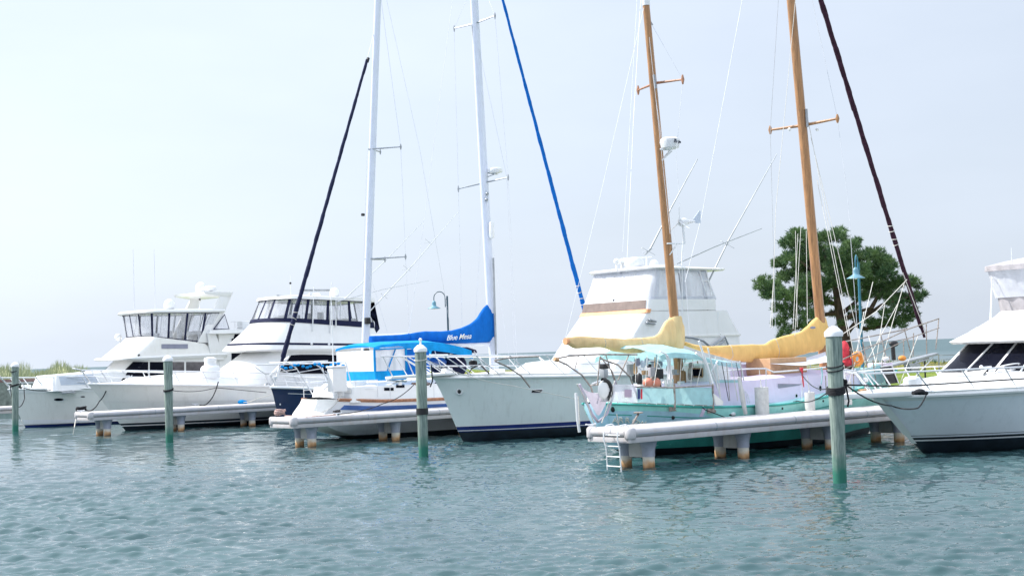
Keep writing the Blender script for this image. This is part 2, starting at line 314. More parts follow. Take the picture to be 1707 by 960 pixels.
class Hull:
    def __init__(s, v0, beam, stem, stern, sheer, plan, planw, fl=.8, boot=.3):
        s.v0 = v0; s.B = beam/2
        st = sorted([(z, u) for u, z in stem]); sn = sorted([(z, u) for u, z in stern])
        s.stem = sp(*zip(*st)); s.stern = sp(*zip(*sn)); s.sheer = sp(*zip(*sheer)); s.fd = sp(*zip(*plan)); s.fw = sp(*zip(*planw)); s.fl = fl; s.boot = boot
        s.sg = 1 if s.stern(0) > s.stem(0) else -1
    def pt(s, t, z, side=-1, off=0.0):
        zs = s.sheer(t); k = max(0.0, (zs-z)/zs); hb = s.B*s.fd(t); hw = s.B*s.fw(t)
        if k <= 1: y = hb + (hw-hb)*k**s.fl
        else: y = hw*max(.05, 1+z/.55)
        u = s.stem(z) + (s.stern(z)-s.stem(z))*t
        return Vector((u, s.v0 + side*(y+off), z))
    def ts(s, n=44): return [(i/n)**1.35 for i in range(n+1)]
    def skin(s, z0, z1, rows, off=0, side=None, T=None):
        mb = MB(); T = T or s.ts()
        for sd in ((-1, 1) if side is None else (side,)):
            mb.grid([[s.pt(t, z0(t) + (z1(t)-z0(t))*r/rows, sd, off) for r in range(rows+1)] for t in T])
        return mb
    def make(s, par, m, mbot, deckm, camber=.08, railr=.05, railm=None, transom_m=None, bulge=.0, inset=0.0):
        boot = lambda t: s.boot
        mb = s.skin(s.sheer, boot, 12)
        tr = MB(); rows = []
        for r in range(9):
            z = s.sheer(1) + (s.boot-s.sheer(1))*r/8; a = s.pt(1, z, -1); b = s.pt(1, z, 1)
            rows.append([a.lerp(b, j/8) + Vector((s.sg*bulge*(1-(2*j/8-1)**2), 0, 0)) for j in range(9)])
        tr.grid(rows)
        hull = build('hull', mb, m, par, ang=50)
        build('transom', tr, transom_m or m, par)
        mb = s.skin(boot, lambda t: -.5, 4); a = [s.pt(1, s.boot+(-.5-s.boot)*r/4, -1) for r in range(5)]; b = [s.pt(1, s.boot+(-.5-s.boot)*r/4, 1) for r in range(5)]
        mb.grid([a, b]); build('hull_bottom', mb, mbot, par)
        mb = MB(); mb.grid([[s.pt(t, s.sheer(t)-inset, -1, -.01).lerp(s.pt(t, s.sheer(t)-inset, 1, -.01), j/10) + Vector((0, 0, camber*(1-(2*j/10-1)**2)*min(1, t*6+.15))) for j in range(11)] for t in s.ts()])
        build('deck', mb, deckm, par)
        if railr:
            mb = MB()
            for sd in (-1, 1): mb.tube([s.pt(t, s.sheer(t), sd, railr*.25) for t in s.ts()], railr, 8)
            build('rub_rail', mb, railm or gel, par)
        return hull
    def stripe(s, par, z0, z1, m, name='stripe', off=.008, T=None):
        f0 = z0 if callable(z0) else (lambda t: z0); f1 = z1 if callable(z1) else (lambda t: z1)
        return build(name, s.skin(f0, f1, 2, off, T=T), m, par)
    def edge(s, t, side=-1, inn=.08, dz=.0):
        return s.pt(t, s.sheer(t), side, -inn) + Vector((0, 0, dz))
def bow_rail(h, par, ts, height, lean, tip=None, r=.016, mid=True, m=None, sides=(-1, 1), rev=False):
    m = m or steel; L = Vector((-h.sg*lean, 0, height)); mb = MB(); tops = {}
    for sd in sides:
        base = [h.edge(t, sd) for t in ts]; top = [b + Vector((-h.sg*lean*(1-i/len(ts)*.6), 0, height)) for i, b in enumerate(base)]
        tops[sd] = (base, top); T = ([Vector(tip)] if tip else []) + top
        if tip: T = [Vector(tip), Vector(tip).lerp(top[0], .15) + Vector((0, sd*.12, 0))] + top
        T = T + [h.edge(ts[-1]+.03, sd)]; mb.tube(T, r, 8)
        if mid:
            M2 = [b.lerp(q, .55) for b, q in zip(base, top)]; mb.tube(M2, r*.7, 6)
    build('bow_rail', mb, m, par)
    for sd in sides:
        for b, q in zip(*tops[sd]): build('stanchion', MB().tube([b, q], r*.9, 8), m, par)
class Loft:
    """superstructure shell; levels = dict(z=(zf,zr), f, r, hw, nose, e, rc, hwr)"""
    def __init__(s, v0, levels, nf=14, ns=10):
        s.v0 = v0; s.half = []
        for L in levels:
            zf, zr = L['z'] if isinstance(L['z'], tuple) else (L['z'], L['z'])
            f, r, hw = L['f'], L['r'], L['hw']; nose = L.get('nose', .3); e = L.get('e', 2.6); rc = L.get('rc', .15); hr = L.get('hwr', hw); sg = 1 if r > f else -1
            P = []
            for i in range(nf+1):
                a = i/nf*PI/2; P.append((f + sg*nose*(1-max(0, math.cos(a))**(2/e)), hw*math.sin(a)**(2/e)))
            for i in range(1, ns+1):
                k = i/ns; P.append((f+sg*nose + (r-sg*rc-f-sg*nose)*k, hw+(hr-hw)*k))
            for i in range(1, 5):
                a = i/4*PI/2; P.append((r - sg*rc*(1-math.sin(a)), hr - rc*(1-math.cos(a))))
            P.append((r, 0))
            s.half.append([Vector((x, y, zf+(zr-zf)*(x-f)/(r-f))) for x, y in P])
        s.N = len(s.half[0])
        s.arc = []
        for h in s.half:
            d = [0]
            for i in range(1, len(h)): d.append(d[-1] + math.hypot(h[i].x-h[i-1].x, h[i].y-h[i-1].y))
            s.arc.append([q/d[-1] for q in d])
    def loop(s, k, dz=0, sc=1):
        h = s.half[k]; c = (h[0].x+h[-1].x)/2
        g = [Vector((c+(p.x-c)*sc, p.y*sc, p.z+dz)) for p in h]
        return [Vector((p.x, s.v0-p.y, p.z)) for p in g] + [Vector((p.x, s.v0+p.y, p.z)) for p in g[-2:0:-1]]
    def mesh(s, top=True, camber=.06, bot=False):
        mb = MB(); mb.grid([s.loop(k) for k in range(len(s.half))], cv=True)
        if top:
            k = len(s.half)-1; rows = [s.loop(k, camber*(1-q*q), q) for q in (1, .93, .8, .6, .35, .1)]
            mb.grid(rows, cv=True)
        if bot: mb.grid([s.loop(0, 0, q) for q in (1, .5, .05)], cv=True)
        return mb
    def at(s, h, q, side=-1, off=0.0):
        x = h*(len(s.half)-1); k = min(len(s.half)-2, int(x)); t = x-k
        def ev(k):
            a = s.arc[k]; j = 0
            while j < len(a)-2 and q > a[j+1]: j += 1
            w = (q-a[j])/(a[j+1]-a[j]) if a[j+1] > a[j] else 0; return s.half[k][j].lerp(s.half[k][j+1], w)
        p = ev(k).lerp(ev(k+1), t)
        if off:
            e = 1e-2; a = s.at(h, min(1, q+e)); b = s.at(h, max(0, q-e)); d = a-b; n = Vector((-d.y, d.x)); n = n.normalized() if n.length > 1e-9 else Vector((0, -1))
            # outward for side -1 in (u, v)
            c = Vector(((s.half[k][0].x+s.half[k][-1].x)/2, s.v0)); cur = Vector((p.x, s.v0-p.y))
            if n.dot(cur-c) < 0: n = -n
            p = Vector((p.x+n.x*off, p.y-n.y*off, p.z))
        return Vector((p.x, s.v0+side*p.y, p.z))
    def strip(s, h0, h1, q0, q1, side, off, nh=6, nq=10, th=0.0):
        mb = MB(); G = [[s.at(h0+(h1-h0)*i/nh, q0+(q1-q0)*j/nq, side, off) for j in range(nq+1)] for i in range(nh+1)]
        mb.grid(G)
        return mb
    def bvh(s):
        mb = s.mesh(); return BVHTree.FromPolygons([tuple(p) for p in mb.v], mb.f)
def onto(bvh, x, y, off=.01):
    d = rayuv(x, y).normalized(); loc, nor, i, dist = bvh.ray_cast(ORG, d)
    if loc is None: return None
    if nor.dot(d) > 0: nor = -nor
    return loc + nor*off
def window(bvh, quad, par, m, name='window', n=8, k=5, off=.012, mirror=None, frame=None, fr=.02, fm=None, label=None):
    """window from four measured corners TL,TR,BR,BL, following the shell"""
    TL, TR, BR, BL = [Vector(q) for q in quad]; rows = []
    for i in range(k+1):
        a = TL.lerp(BL, i/k); b = TR.lerp(BR, i/k); row = []
        for j in range(n+1):
            p = a.lerp(b, j/n); q = onto(bvh, p.x, p.y, off)
            if q is None: q = row[-1] if row else (rows[-1][j] if rows else None)
            row.append(q)
        if any(q is None for q in row): return None
        rows.append(row)
    mb = MB(); mb.grid(rows)
    o = build(name, mb, m, par, label=label)
    if mirror is not None: m2 = MB(); m2.v = [Vector((p.x, 2*mirror-p.y, p.z)) for p in mb.v]; m2.f = list(mb.f); build(name, m2, m, par)
    if fm is not None:
        e = rows[0] + [r[-1] for r in rows[1:]] + rows[-1][-2::-1] + [r[0] for r in rows[-2:0:-1]]
        fb = MB().tube(e+[e[0]], fr, 6)
        f = build('window_frame', fb, fm, par)
    return o
def enclosure(L, par, splits, fm, pm, w=.012, wb=.04, sides=(-1, 1), pname='clear_panel', hb=0.0, bandm=None, band=0):
    """curtain of clear panels between frames on a lofted wall; splits are fractions of the half girth"""
    fb = MB()
    for sd in sides:
        for a, b in zip(splits[:-1], splits[1:]):
            build(pname, L.strip(hb, 1, a+w*.3, b-w*.3, sd, 0, 5, 8), pm, par)
        for q in splits:
            fb.grid([[L.at(h/6, min(1, max(0, q-w)), sd, .006), L.at(h/6, min(1, q+w), sd, .006)] for h in range(7)])
        for h0, h1 in ((hb, hb+wb), (1-wb, 1.0)):
            fb.grid([[L.at(h0, splits[0]+(splits[-1]-splits[0])*i/40, sd, .006), L.at(h1, splits[0]+(splits[-1]-splits[0])*i/40, sd, .006)] for i in range(41)])
    build('enclosure_frame', fb, fm, par)
def rope(name, pts, r, m, label, group=None, sag=None, cat='rope'):
    P = []
    pts = [Vector(p) for p in pts]
    for i in range(len(pts)-1):
        a, b = pts[i], pts[i+1]; sg = (sag[i] if isinstance(sag, (list, tuple)) else (sag or 0)); n = 14
        for j in range(n+(i == len(pts)-2)):
            t = j/n; p = a.lerp(b, t); P.append(p - Vector((0, 0, 4*sg*t*(1-t))))
    mb = MB().tube(P, r, 8)
    return single(name, mb, m, label, cat, pts[0], group)
def coil(name, c, m, label, R=.11, r=.016, turns=6, group=None):
    P = []; c = Vector(c)
    for i in range(turns*16):
        a = i/16*2*PI; k = 1+.35*math.sin(i*.37)
        P.append(c + Vector((math.cos(a)*R*k, math.sin(a)*R*k*.8, .03 + .02*(i/16) + .035*math.sin(i*.53))))
    return single(name, MB().tube(P, r, 6), m, label, 'rope', c, group)
# ================================================================== SETTING
def np_mesh(name, V, F, m, loc=None, rot=False):
    me = bpy.data.meshes.new(name); V = np.asarray(V, dtype=np.float32); F = np.asarray(F, dtype=np.int32)
    me.vertices.add(len(V)); me.vertices.foreach_set('co', V.ravel()); k = F.shape[1]
    me.loops.add(F.size); me.loops.foreach_set('vertex_index', F.ravel()); me.polygons.add(len(F))
    me.polygons.foreach_set('loop_start', np.arange(0, F.size, k, dtype=np.int32)); me.polygons.foreach_set('loop_total', np.full(len(F), k, dtype=np.int32))
    me.update(); me.validate(); me.materials.append(m); o = bpy.data.objects.new(name, me); COL.objects.link(o); return o
# ---- water: one sheet with real waves near the camera, running out to the horizon
def water():
    rr = [9.0]
    while rr[-1] < 95: rr.append(rr[-1]*1.0026)
    g = 1.0026
    while rr[-1] < 12000: g = min(g*1.01, 1.10); rr.append(rr[-1]*g)
    rr = np.array(rr); na = 1300; an = np.radians(np.linspace(-42, 42, na)); R, Aa = np.meshgrid(rr, an, indexing='ij')
    X = R*np.sin(Aa); Y = R*np.cos(Aa); Z = np.zeros_like(X)
    cell = np.maximum(R*0.0026, R*math.radians(84)/na)
    for i in range(110):
        lam = 0.20*(4.0**(rng.random()**1.2)) if i < 96 else rng.uniform(1.2, 3.2); th = math.radians(-98 + rng.normal()*34); k = 2*PI/lam
        amp = 0.0108*lam**0.95*min(1, (.5/lam)**.85); fade = np.clip((lam/cell - 2.5)/3.0, 0, 1)
        ph = k*(X*math.cos(th)+Y*math.sin(th)) + rng.random()*2*PI
        Z += amp*fade*(np.sin(ph) + .34*np.sin(2*ph+PI/2))
    gust = 0.78 + .42*np.sin(X*.21+1.2+.6*np.sin(Y*.13))*np.sin(Y*.17+X*.05)
    Z *= gust*.80
    V = np.stack([X, Y, Z], -1).reshape(-1, 3); n, mm = X.shape; i = np.arange(n-1)[:, None]*mm + np.arange(mm-1)[None, :]
    F = np.stack([i, i+1, i+mm+1, i+mm], -1).reshape(-1, 4)
    m = bpy.data.materials.new('sea_water'); m.use_nodes = True; N = m.node_tree.nodes; L = m.node_tree.links; b = N['Principled BSDF']
    b.inputs['IOR'].default_value = 1.33; b.inputs['Specular IOR Level'].default_value = .5
    g = N.new('ShaderNodeNewGeometry'); ln = N.new('ShaderNodeVectorMath'); ln.operation = 'LENGTH'; L.new(g.outputs['Position'], ln.inputs[0])
    mr = N.new('ShaderNodeMapRange'); mr.inputs[1].default_value = 20; mr.inputs[2].default_value = 400; mr.inputs[3].default_value = .04; mr.inputs[4].default_value = .42; L.new(ln.outputs['Value'], mr.inputs[0]); L.new(mr.outputs[0], b.inputs['Roughness'])
    no = N.new('ShaderNodeTexNoise'); no.inputs['Scale'].default_value = .12; no.inputs['Detail'].default_value = 4; L.new(g.outputs['Position'], no.inputs['Vector'])
    r = N.new('ShaderNodeValToRGB'); r.color_ramp.elements[0].color = (.024, .060, .066, 1); r.color_ramp.elements[1].color = (.040, .088, .092, 1); r.color_ramp.elements[0].position = .35; r.color_ramp.elements[1].position = .65
    L.new(no.outputs['Fac'], r.inputs[0]); L.new(r.outputs[0], b.inputs['Base Color'])
    mp = N.new('ShaderNodeMapping'); mp.inputs['Scale'].default_value = (1, 1.9, 1); mp.inputs['Rotation'].default_value = (0, 0, .14); L.new(g.outputs['Position'], mp.inputs[0])
    n2 = N.new('ShaderNodeTexNoise'); n2.inputs['Scale'].default_value = 7; n2.inputs['Detail'].default_value = 3; L.new(mp.outputs[0], n2.inputs['Vector'])
    bp = N.new('ShaderNodeBump'); bp.inputs['Strength'].default_value = .08; bp.inputs['Distance'].default_value = .035; L.new(n2.outputs['Fac'], bp.inputs['Height'])
    n4 = N.new('ShaderNodeTexNoise'); n4.inputs['Scale'].default_value = .9; n4.inputs['Detail'].default_value = 5; L.new(mp.outputs[0], n4.inputs['Vector'])
    b2 = N.new('ShaderNodeBump'); b2.inputs['Distance'].default_value = .12; L.new(n4.outputs['Fac'], b2.inputs['Height']); L.new(bp.outputs[0], b2.inputs['Normal'])
    m2 = N.new('ShaderNodeMapRange'); m2.inputs[1].default_value = 70; m2.inputs[2].default_value = 260; m2.inputs[3].default_value = .0; m2.inputs[4].default_value = .7; L.new(ln.outputs['Value'], m2.inputs[0]); L.new(m2.outputs[0], b2.inputs['Strength'])
    L.new(b2.outputs[0], b.inputs['Normal'])
    o = np_mesh('water', V, F, m); o.data.shade_smooth(); struct(o)
water()
# ---- land spit behind the marina
def grass_mat():
    m = bpy.data.materials.new('lawn'); m.use_nodes = True; N = m.node_tree.nodes; L = m.node_tree.links; b = N['Principled BSDF']; b.inputs['Roughness'].default_value = .95; b.inputs['Specular IOR Level'].default_value = .1
    tc = N.new('ShaderNodeTexCoord'); no = N.new('ShaderNodeTexNoise'); no.inputs['Scale'].default_value = .5; no.inputs['Detail'].default_value = 9; no.inputs['Roughness'].default_value = .7; L.new(tc.outputs['Object'], no.inputs[0])
    r = N.new('ShaderNodeValToRGB'); L.new(no.outputs['Fac'], r.inputs[0]); e = r.color_ramp.elements; e[0].position = .32; e[0].color = (.09, .15, .025, 1); e[1].position = .68; e[1].color = (.22, .26, .06, 1)
    L.new(r.outputs[0], b.inputs['Base Color']); bp = N.new('ShaderNodeBump'); bp.inputs['Strength'].default_value = .9; bp.inputs['Distance'].default_value = .1
    n2 = N.new('ShaderNodeTexNoise'); n2.inputs['Scale'].default_value = 14; L.new(tc.outputs['Object'], n2.inputs[0]); L.new(n2.outputs['Fac'], bp.inputs['Height']); L.new(bp.outputs[0], b.inputs['Normal']); return m
lawn_m = grass_mat()
LAND_Z = 1.15
def land():
    us = np.concatenate([[46.5], np.linspace(47, 116, 60)]); vs = np.linspace(-120, 330, 220); P = []
    for u in us:
        row = []
        for v in vs:
            far = 108 + 5*math.sin(v*.05) + 3*math.sin(v*.13+1)
            z = LAND_Z + .12*math.sin(u*.2+v*.07)*math.sin(v*.11) if u > 48 else LAND_Z
            if u > far-8: z = LAND_Z - (u-far+8)/8*1.6
            row.append(Vector((u, v, max(-.6, z))))
        P.append(row)
    mb = MB().grid(P); struct(build('lawn', mb, lawn_m, None, origin=(46, 0, 0)))
    struct(build('bulkhead_walkway', MB().box((43.4, -120, -.5), (46.496, 330, 1.16)), stone, None, origin=(43.4, 0, 0)))
land()
def quads(C, Nn, w, h):               # small leaf quads from centres and axes
    pass
def blades(name, C, H, Wd, m, lean=.35, kind='stuff', n=3):
    """many curved blades: C (k,3) world base points"""
    k = len(C); a = rng.random(k)*2*PI; l = (rng.random(k)*lean)[:, None]; D = np.stack([np.cos(a), np.sin(a), np.zeros(k)], -1)
    S = np.stack([-np.sin(a), np.cos(a), np.zeros(k)], -1); V = []; 
    for j in range(n+1):
        t = j/n; c = C + D*l*H[:, None]*t*t + np.array([0, 0, 1.])*H[:, None]*t*(1-.25*l*t); w = Wd*(1-t)**.7
        V.append(c-S*w); V.append(c+S*w)
    V = np.stack(V, 1).reshape(-1, 3); b = np.arange(k)[:, None]*(2*(n+1)); F = []
    for j in range(n): F.append(np.stack([b[:, 0]+2*j, b[:, 0]+2*j+1, b[:, 0]+2*j+3, b[:, 0]+2*j+2], -1))
    return np_mesh(name, V, np.concatenate(F), m)
def leafmat(name, c0, c1, tr=.25):
    m = bpy.data.materials.new(name); m.use_nodes = True; N = m.node_tree.nodes; L = m.node_tree.links; b = N['Principled BSDF']; b.inputs['Roughness'].default_value = .65; b.inputs['Specular IOR Level'].default_value = .25
    g = N.new('ShaderNodeNewGeometry'); no = N.new('ShaderNodeTexNoise'); no.inputs['Scale'].default_value = 1.1; no.inputs['Detail'].default_value = 3; L.new(g.outputs['Position'], no.inputs[0])
    ad = N.new('ShaderNodeMath'); ad.operation = 'MULTIPLY_ADD'; ad.inputs[1].default_value = .35; L.new(g.outputs['Random Per Island'], ad.inputs[0]); L.new(no.outputs['Fac'], ad.inputs[2])
    r = N.new('ShaderNodeValToRGB'); L.new(ad.outputs[0], r.inputs[0]); e = r.color_ramp.elements; e[0].position = .45; e[0].color = c0+(1,); e[1].position = .9; e[1].color = c1+(1,)
    L.new(r.outputs[0], b.inputs['Base Color']); t = N.new('ShaderNodeBsdfTranslucent'); L.new(r.outputs[0], t.inputs[0]); ms = N.new('ShaderNodeMixShader'); ms.inputs[0].default_value = tr
    L.new(b.outputs[0], ms.inputs[1]); L.new(t.outputs[0], ms.inputs[2]); L.new(ms.outputs[0], N['Material Output'].inputs[0]); return m
pine_m = leafmat('pine_needles', (.030, .080, .042), (.135, .215, .080), .3)
dune_m = leafmat('dune_grass', (.20, .25, .15), (.34, .37, .24), .3)  # greens paled so the colour itself carries the distance haze
shrub_m = leafmat('shore_shrub', (.03, .08, .03), (.09, .17, .05), .2)
straw_m = leafmat('straw_grass', (.30, .26, .07), (.50, .44, .15), .3)
def wxy(p): w = W(p.x, p.y, p.z); return w
# dune with grass on the left, far behind the cruisers
def dune():
    P = []; 
    for i in range(13):
        row = []
        for j in range(90):
            px = -260 + j*6.2; Yd = 112 + i*3.2; q = AD(px, 600, Yd); w = W(q.x, q.y, 0)
            z = LAND_Z-.6 + 2.0*math.sin(PI*i/12)*(1+.22*math.sin(j*.35)+.13*math.sin(j*.9+i))*max(0, min(1, (240-px)/70))
            row.append(Vector((q.x, q.y, z)))
        P.append(row)
    struct(build('dune', MB().grid(P), mat('dune_sand', (.24, .25, .12), .95, var=.3, scale=1), None, origin=(50, 120, 0)))
    C = []; H = []
    for k in range(9000):
        px = rng.uniform(-240, 235); i = rng.uniform(1, 9); Yd = 112+i*3.2; q = AD(px, 600, Yd); w = W(q.x, q.y, 0)
        j = (px+260)/6.2; z = LAND_Z-.6 + 2.0*math.sin(PI*i/12)*(1+.22*math.sin(j*.35)+.13*math.sin(j*.9+i))*max(0, min(1, (240-px)/70))
        C.append((w.x, w.y, z-.1)); H.append(rng.uniform(.35, .85)*(1+1.1*max(0, math.sin(px*.045+1)*math.sin(px*.021)) + (1.1 if 30 < px < 50 else 0))*(.5 if px > 150 else 1))
    o = blades('dune_grass', np.array(C), np.array(H), .035, dune_m, .6); o['kind'] = 'stuff'; o['label'] = 'tall green beach grass on the dune behind the left cruiser'; o['category'] = 'grass'
dune()
def shore():
    C = []; H = []
    for k in range(5200):
        v = rng.uniform(20, 105); u = 99 + rng.random()*4 + 5*math.sin(v*.05); w = W(u, v); C.append((w.x, w.y, LAND_Z-.5)); H.append(rng.uniform(.45, .85)*(1+.3*math.sin(v*.7)))
    o = blades('shore_shrubs', np.array(C), np.array(H), .09, shrub_m, .5); o['kind'] = 'stuff'; o['label'] = 'dark green low shrubs along the far edge of the lawn'; o['category'] = 'shrubs'
    C = []; H = []
    for k in range(16000):
        v = rng.uniform(20, 110); u = 76 + rng.random()*12; w = W(u, v); C.append((w.x, w.y, LAND_Z-.15)); H.append(rng.uniform(.3, .6))
    o = blades('marsh_grass', np.array(C), np.array(H), .03, straw_m, .5); o['kind'] = 'stuff'; o['label'] = 'golden straw coloured grass strip across the lawn'; o['category'] = 'grass'
shore()
# low board fence on the lawn
def fence():
    t = thing('board_fence', 'low weathered wooden fence with slim posts crossing the lawn beyond the yacht', 'fence', 74, 60, LAND_Z)
    mb = MB()
    for z in (.35, .62, .88): mb.box((73.98, 26, LAND_Z+z), (74.01, 74, LAND_Z+z+.03))
    build('rail', mb, alu_grey, t)
    for i in range(24):
        v = 27+i*2; build('post', MB().box((73.96, v-.025, LAND_Z-.1), (74.03, v+.025, LAND_Z+.95)), alu_grey, t)
fence()
def path_post():
    t = AD(1543, 640, 60); mb = MB().tube([(t.x, t.y, LAND_Z), (t.x, t.y, LAND_Z+1.1)], .035, 8).ball((t.x, t.y, LAND_Z+1.12), .05)
    single('marker_post', mb, black, 'thin black metal post standing on the green lawn beyond the yacht bow', 'post', (t.x, t.y, LAND_Z))
path_post()
def breakwater():
    # weathered red-brown board wall in front of the dune
    a = AD(-260, 622, 108); b = AD(170, 622, 108); mb = MB(); n = Vector((b.x-a.x, b.y-a.y, 0)).normalized()
    mb.prism([(a.x, a.y, -.5), (b.x, b.y, -.5), (b.x, b.y, 2.1), (a.x, a.y, 2.1)], Vector((-n.y, n.x, 0))*.3)
    t = thing('board_bulkhead', 'low weathered red-brown board wall below the dune grass', 'wall', a.x, a.y, 0)
    build('planking', mb, mat('dark_board', (.24, .27, .23), .9, var=.3), t)
    mb = MB(); mb.prism([(a.x, a.y, 2.105), (b.x, b.y, 2.105), (b.x, b.y, 2.32), (a.x, a.y, 2.32)], Vector((-n.y, n.x, 0))*.42)
    build('cap_board', mb, far_wood, t)
breakwater()
# ---- pine tree
def pine():
    Yd = 85.0; base = AD(1412, 600, Yd); t = thing('pine_tree', 'broad dark green pine tree with a leaning trunk on the lawn', 'tree', base.x, base.y, LAND_Z)
    fd = Vector((fw.x*CU+fw.y*SU, -fw.x*SU+fw.y*CU, 0)).normalized()
    def P(x, y, d=0): return AD(x, y, Yd+d)
    b0 = Vector((P(1414, 600).x, P(1414, 600).y, LAND_Z-.1)); tr = MB()
    trunk = [b0, P(1413, 585), P(1409, 560), P(1402, 535), P(1397, 510), P(1394, 490), P(1388, 465), P(1378, 435), P(1372, 410)]
    tr.tube(trunk, [.36, .33, .30, .27, .23, .18, .14, .09, .04], 12); build('trunk', tr, bark, t)
    limbs = [[(1409, 560), (1424, 540), (1446, 525, -.6), (1470, 508, -1), (1500, 500, -1), (1522, 492, -.5)],
             [(1400, 525), (1425, 505, .4), (1446, 480, .8), (1456, 462, 1)], [(1397, 508), (1368, 500, -.6), (1335, 497, -1), (1300, 490, -.8), (1280, 482, -.5)],
             [(1399, 520), (1372, 525, .8), (1345, 540, 1.2), (1318, 552, 1)], [(1394, 490), (1415, 460, -.5), (1428, 432, -.8)],
             [(1392, 480), (1360, 455, .6), (1333, 435, 1)], [(1424, 540), (1440, 548, 1), (1468, 545, 1.4), (1500, 535, 1)],
             [(1388, 465), (1358, 435, -.8)], [(1446, 525, -.6), (1470, 482, -1.2)], [(1402, 535), (1430, 520, -1.2), (1455, 512, -2)]]
    for l in limbs:
        pts = [P(q[0], q[1], q[2] if len(q) > 2 else 0) for q in l]; n = len(pts)
        build('limb', MB().tube(pts, [.13*(1-i/n)+.02 for i in range(n)], 8), bark, t)
    # foliage: rounded clumps of needle sprays, outline as in the tree itself
    clumps = [(1330,392,15,10),(1352,395,14,9),(1315,405,14,10),(1375,398,14,8),(1396,396,15,9),(1420,408,12,8),(1400,388,12,6),(1430,404,8,6),
      (1340,415,20,14),(1370,420,18,14),(1400,425,18,12),(1320,428,16,10),(1302,440,10,7),(1295,432,7,5),(1360,440,20,14),(1390,445,18,13),(1420,432,16,9),(1440,428,14,8),(1460,425,13,8),(1475,432,12,8),(1485,440,9,7),
      (1430,450,18,11),(1455,447,18,10),(1475,455,14,9),(1408,465,14,9),(1335,450,16,12),(1310,460,14,10),(1345,470,18,13),(1372,475,16,12),(1395,470,12,8),
      (1275,470,10,7),(1292,478,13,9),(1280,490,14,8),(1305,492,14,10),(1325,490,15,11),(1350,500,15,10),(1375,500,10,8),(1268,480,6,5),
      (1300,512,13,9),(1320,520,14,10),(1345,524,13,9),(1365,520,9,7),(1305,535,12,9),(1328,542,12,8),(1350,545,9,6),(1312,553,9,6),
      (1480,478,16,9),(1500,472,14,9),(1515,468,12,8),(1528,478,8,8),(1470,490,13,7),(1495,495,16,9),(1518,496,13,8),(1530,492,8,6),(1540,490,5,4),
      (1445,470,10,6),(1500,515,11,6),(1515,520,9,6),(1480,520,12,7),(1490,533,14,7),(1510,533,12,6),(1525,530,8,5),(1470,540,12,6),(1495,540,10,5),
      (1455,480,14,9),(1440,495,14,8),(1420,485,12,8),(1355,485,16,10),(1330,505,14,9),(1412,440,16,10),(1345,435,16,10),(1490,505,14,8),(1460,462,14,9),(1430,475,12,8),(1440,530,12,7),(1455,538,9,6),(1425,527,9,7),(1450,548,7,4),(1428,515,8,5),(1385,522,7,6),(1396,540,6,4),(1296,560,6,4)]
    sc = Yd/2400; V = []; F = []; k = 0; ex = Vector((rtv.x*CU+rtv.y*SU, -rtv.x*SU+rtv.y*CU, 0)).normalized()
    for (cx, cy, rx, ry) in clumps:
        for rep in range((3 if cy < 500 else 2) if rx > 8 else 1):
            dep = rng.uniform(-1, 1)*3.4*math.sqrt(max(.05, 1-((cx-1400)/150)**2)); c = P(cx + rng.normal()*3, cy + rng.normal()*2, dep); RX = rx*sc*1.12; RZ = ry*sc*1.05
            nt = int(17*rx*ry/60)+12
            for q in range(nt):
                d = rng.normal(size=3); d /= np.linalg.norm(d); rad = rng.random()**.4
                o = c + ex*(d[0]*RX*rad) + fd*(d[1]*RX*rad) + Vector((0, 0, d[2]*RZ*rad))
                dr = (ex*d[0] + fd*d[1] + Vector((0, 0, d[2]*.6+.55))).normalized()
                for s in range(11):
                    e = rng.normal(size=3)*.62; ax = (dr + Vector(e)).normalized(); L_ = rng.uniform(.14, .26); sd = ax.cross(Vector(rng.normal(size=3))).normalized()*.016
                    a = o + Vector(rng.normal(size=3)*.03); b = a + ax*L_
                    wa = [W(*(a-sd)), W(*(a+sd)), W(*(b+sd*.5)), W(*(b-sd*.5))]; V += [tuple(x) for x in wa]; F.append((k, k+1, k+2, k+3)); k += 4
    o = np_mesh('crown', V, F, pine_m); o.parent = t; o.matrix_parent_inverse = (Matrix.Translation(t.location) @ Matrix.Rotation(TH, 4, 'Z')).inverted(); ORIGIN[o.name] = ORIGIN[t.name]
pine()
# ---- lamps
def street_lamp(px, py, u, armx, label, m, ms, zt=None):
    top = AU(px, py, u); u_, v_, zt = top.x, top.y, top.z
    t = thing('street_lamp', label, 'street lamp', u_, v_, LAND_Z, 'gooseneck lamps along the walkway')
    build('base', MB().lathe([(.16, LAND_Z), (.16, LAND_Z+.12), (.10, LAND_Z+.2), (.075, LAND_Z+.9), (.06, LAND_Z+1)], (u_, v_, 0)), m, t)
    build('pole', MB().tube([(u_, v_, LAND_Z), (u_, v_, zt-.32)], [.062, .052], 12), m, t)
    ar = Vector((armx[0], armx[1], 0)); P = [Vector((u_, v_, zt-.95)) + ar*.12, Vector((u_, v_, zt-.5)) + ar*.12]
    for i in range(13):
        a = PI*i/12; P.append(Vector((u_, v_, zt-.42)) + ar*(.12 + .32*(1-math.cos(a))) + Vector((0, 0, .36*math.sin(a))))
    P.append(P[-1] + Vector((0, 0, -.16))); build('gooseneck', MB().tube(P, .026, 8), m, t)
    c = P[-1]; sh = build('lamp_shade', MB().lathe([(.03, .02), (.06, 0), (.10, -.05), (.12, -.14), (.12, -.26), (.15, -.3), (.36, -.42), (.37, -.44), (.33, -.43), (.10, -.31)], c), ms, t)
    build('bulb', MB().ball(c + Vector((0, 0, -.42)), .06), plastic_w, sh)
    for z in (.5, .85): build('bracket', MB().tube([Vector((u_, v_, zt-z)), Vector((u_, v_, zt-z)) + ar*.13], .02, 6), m, t)
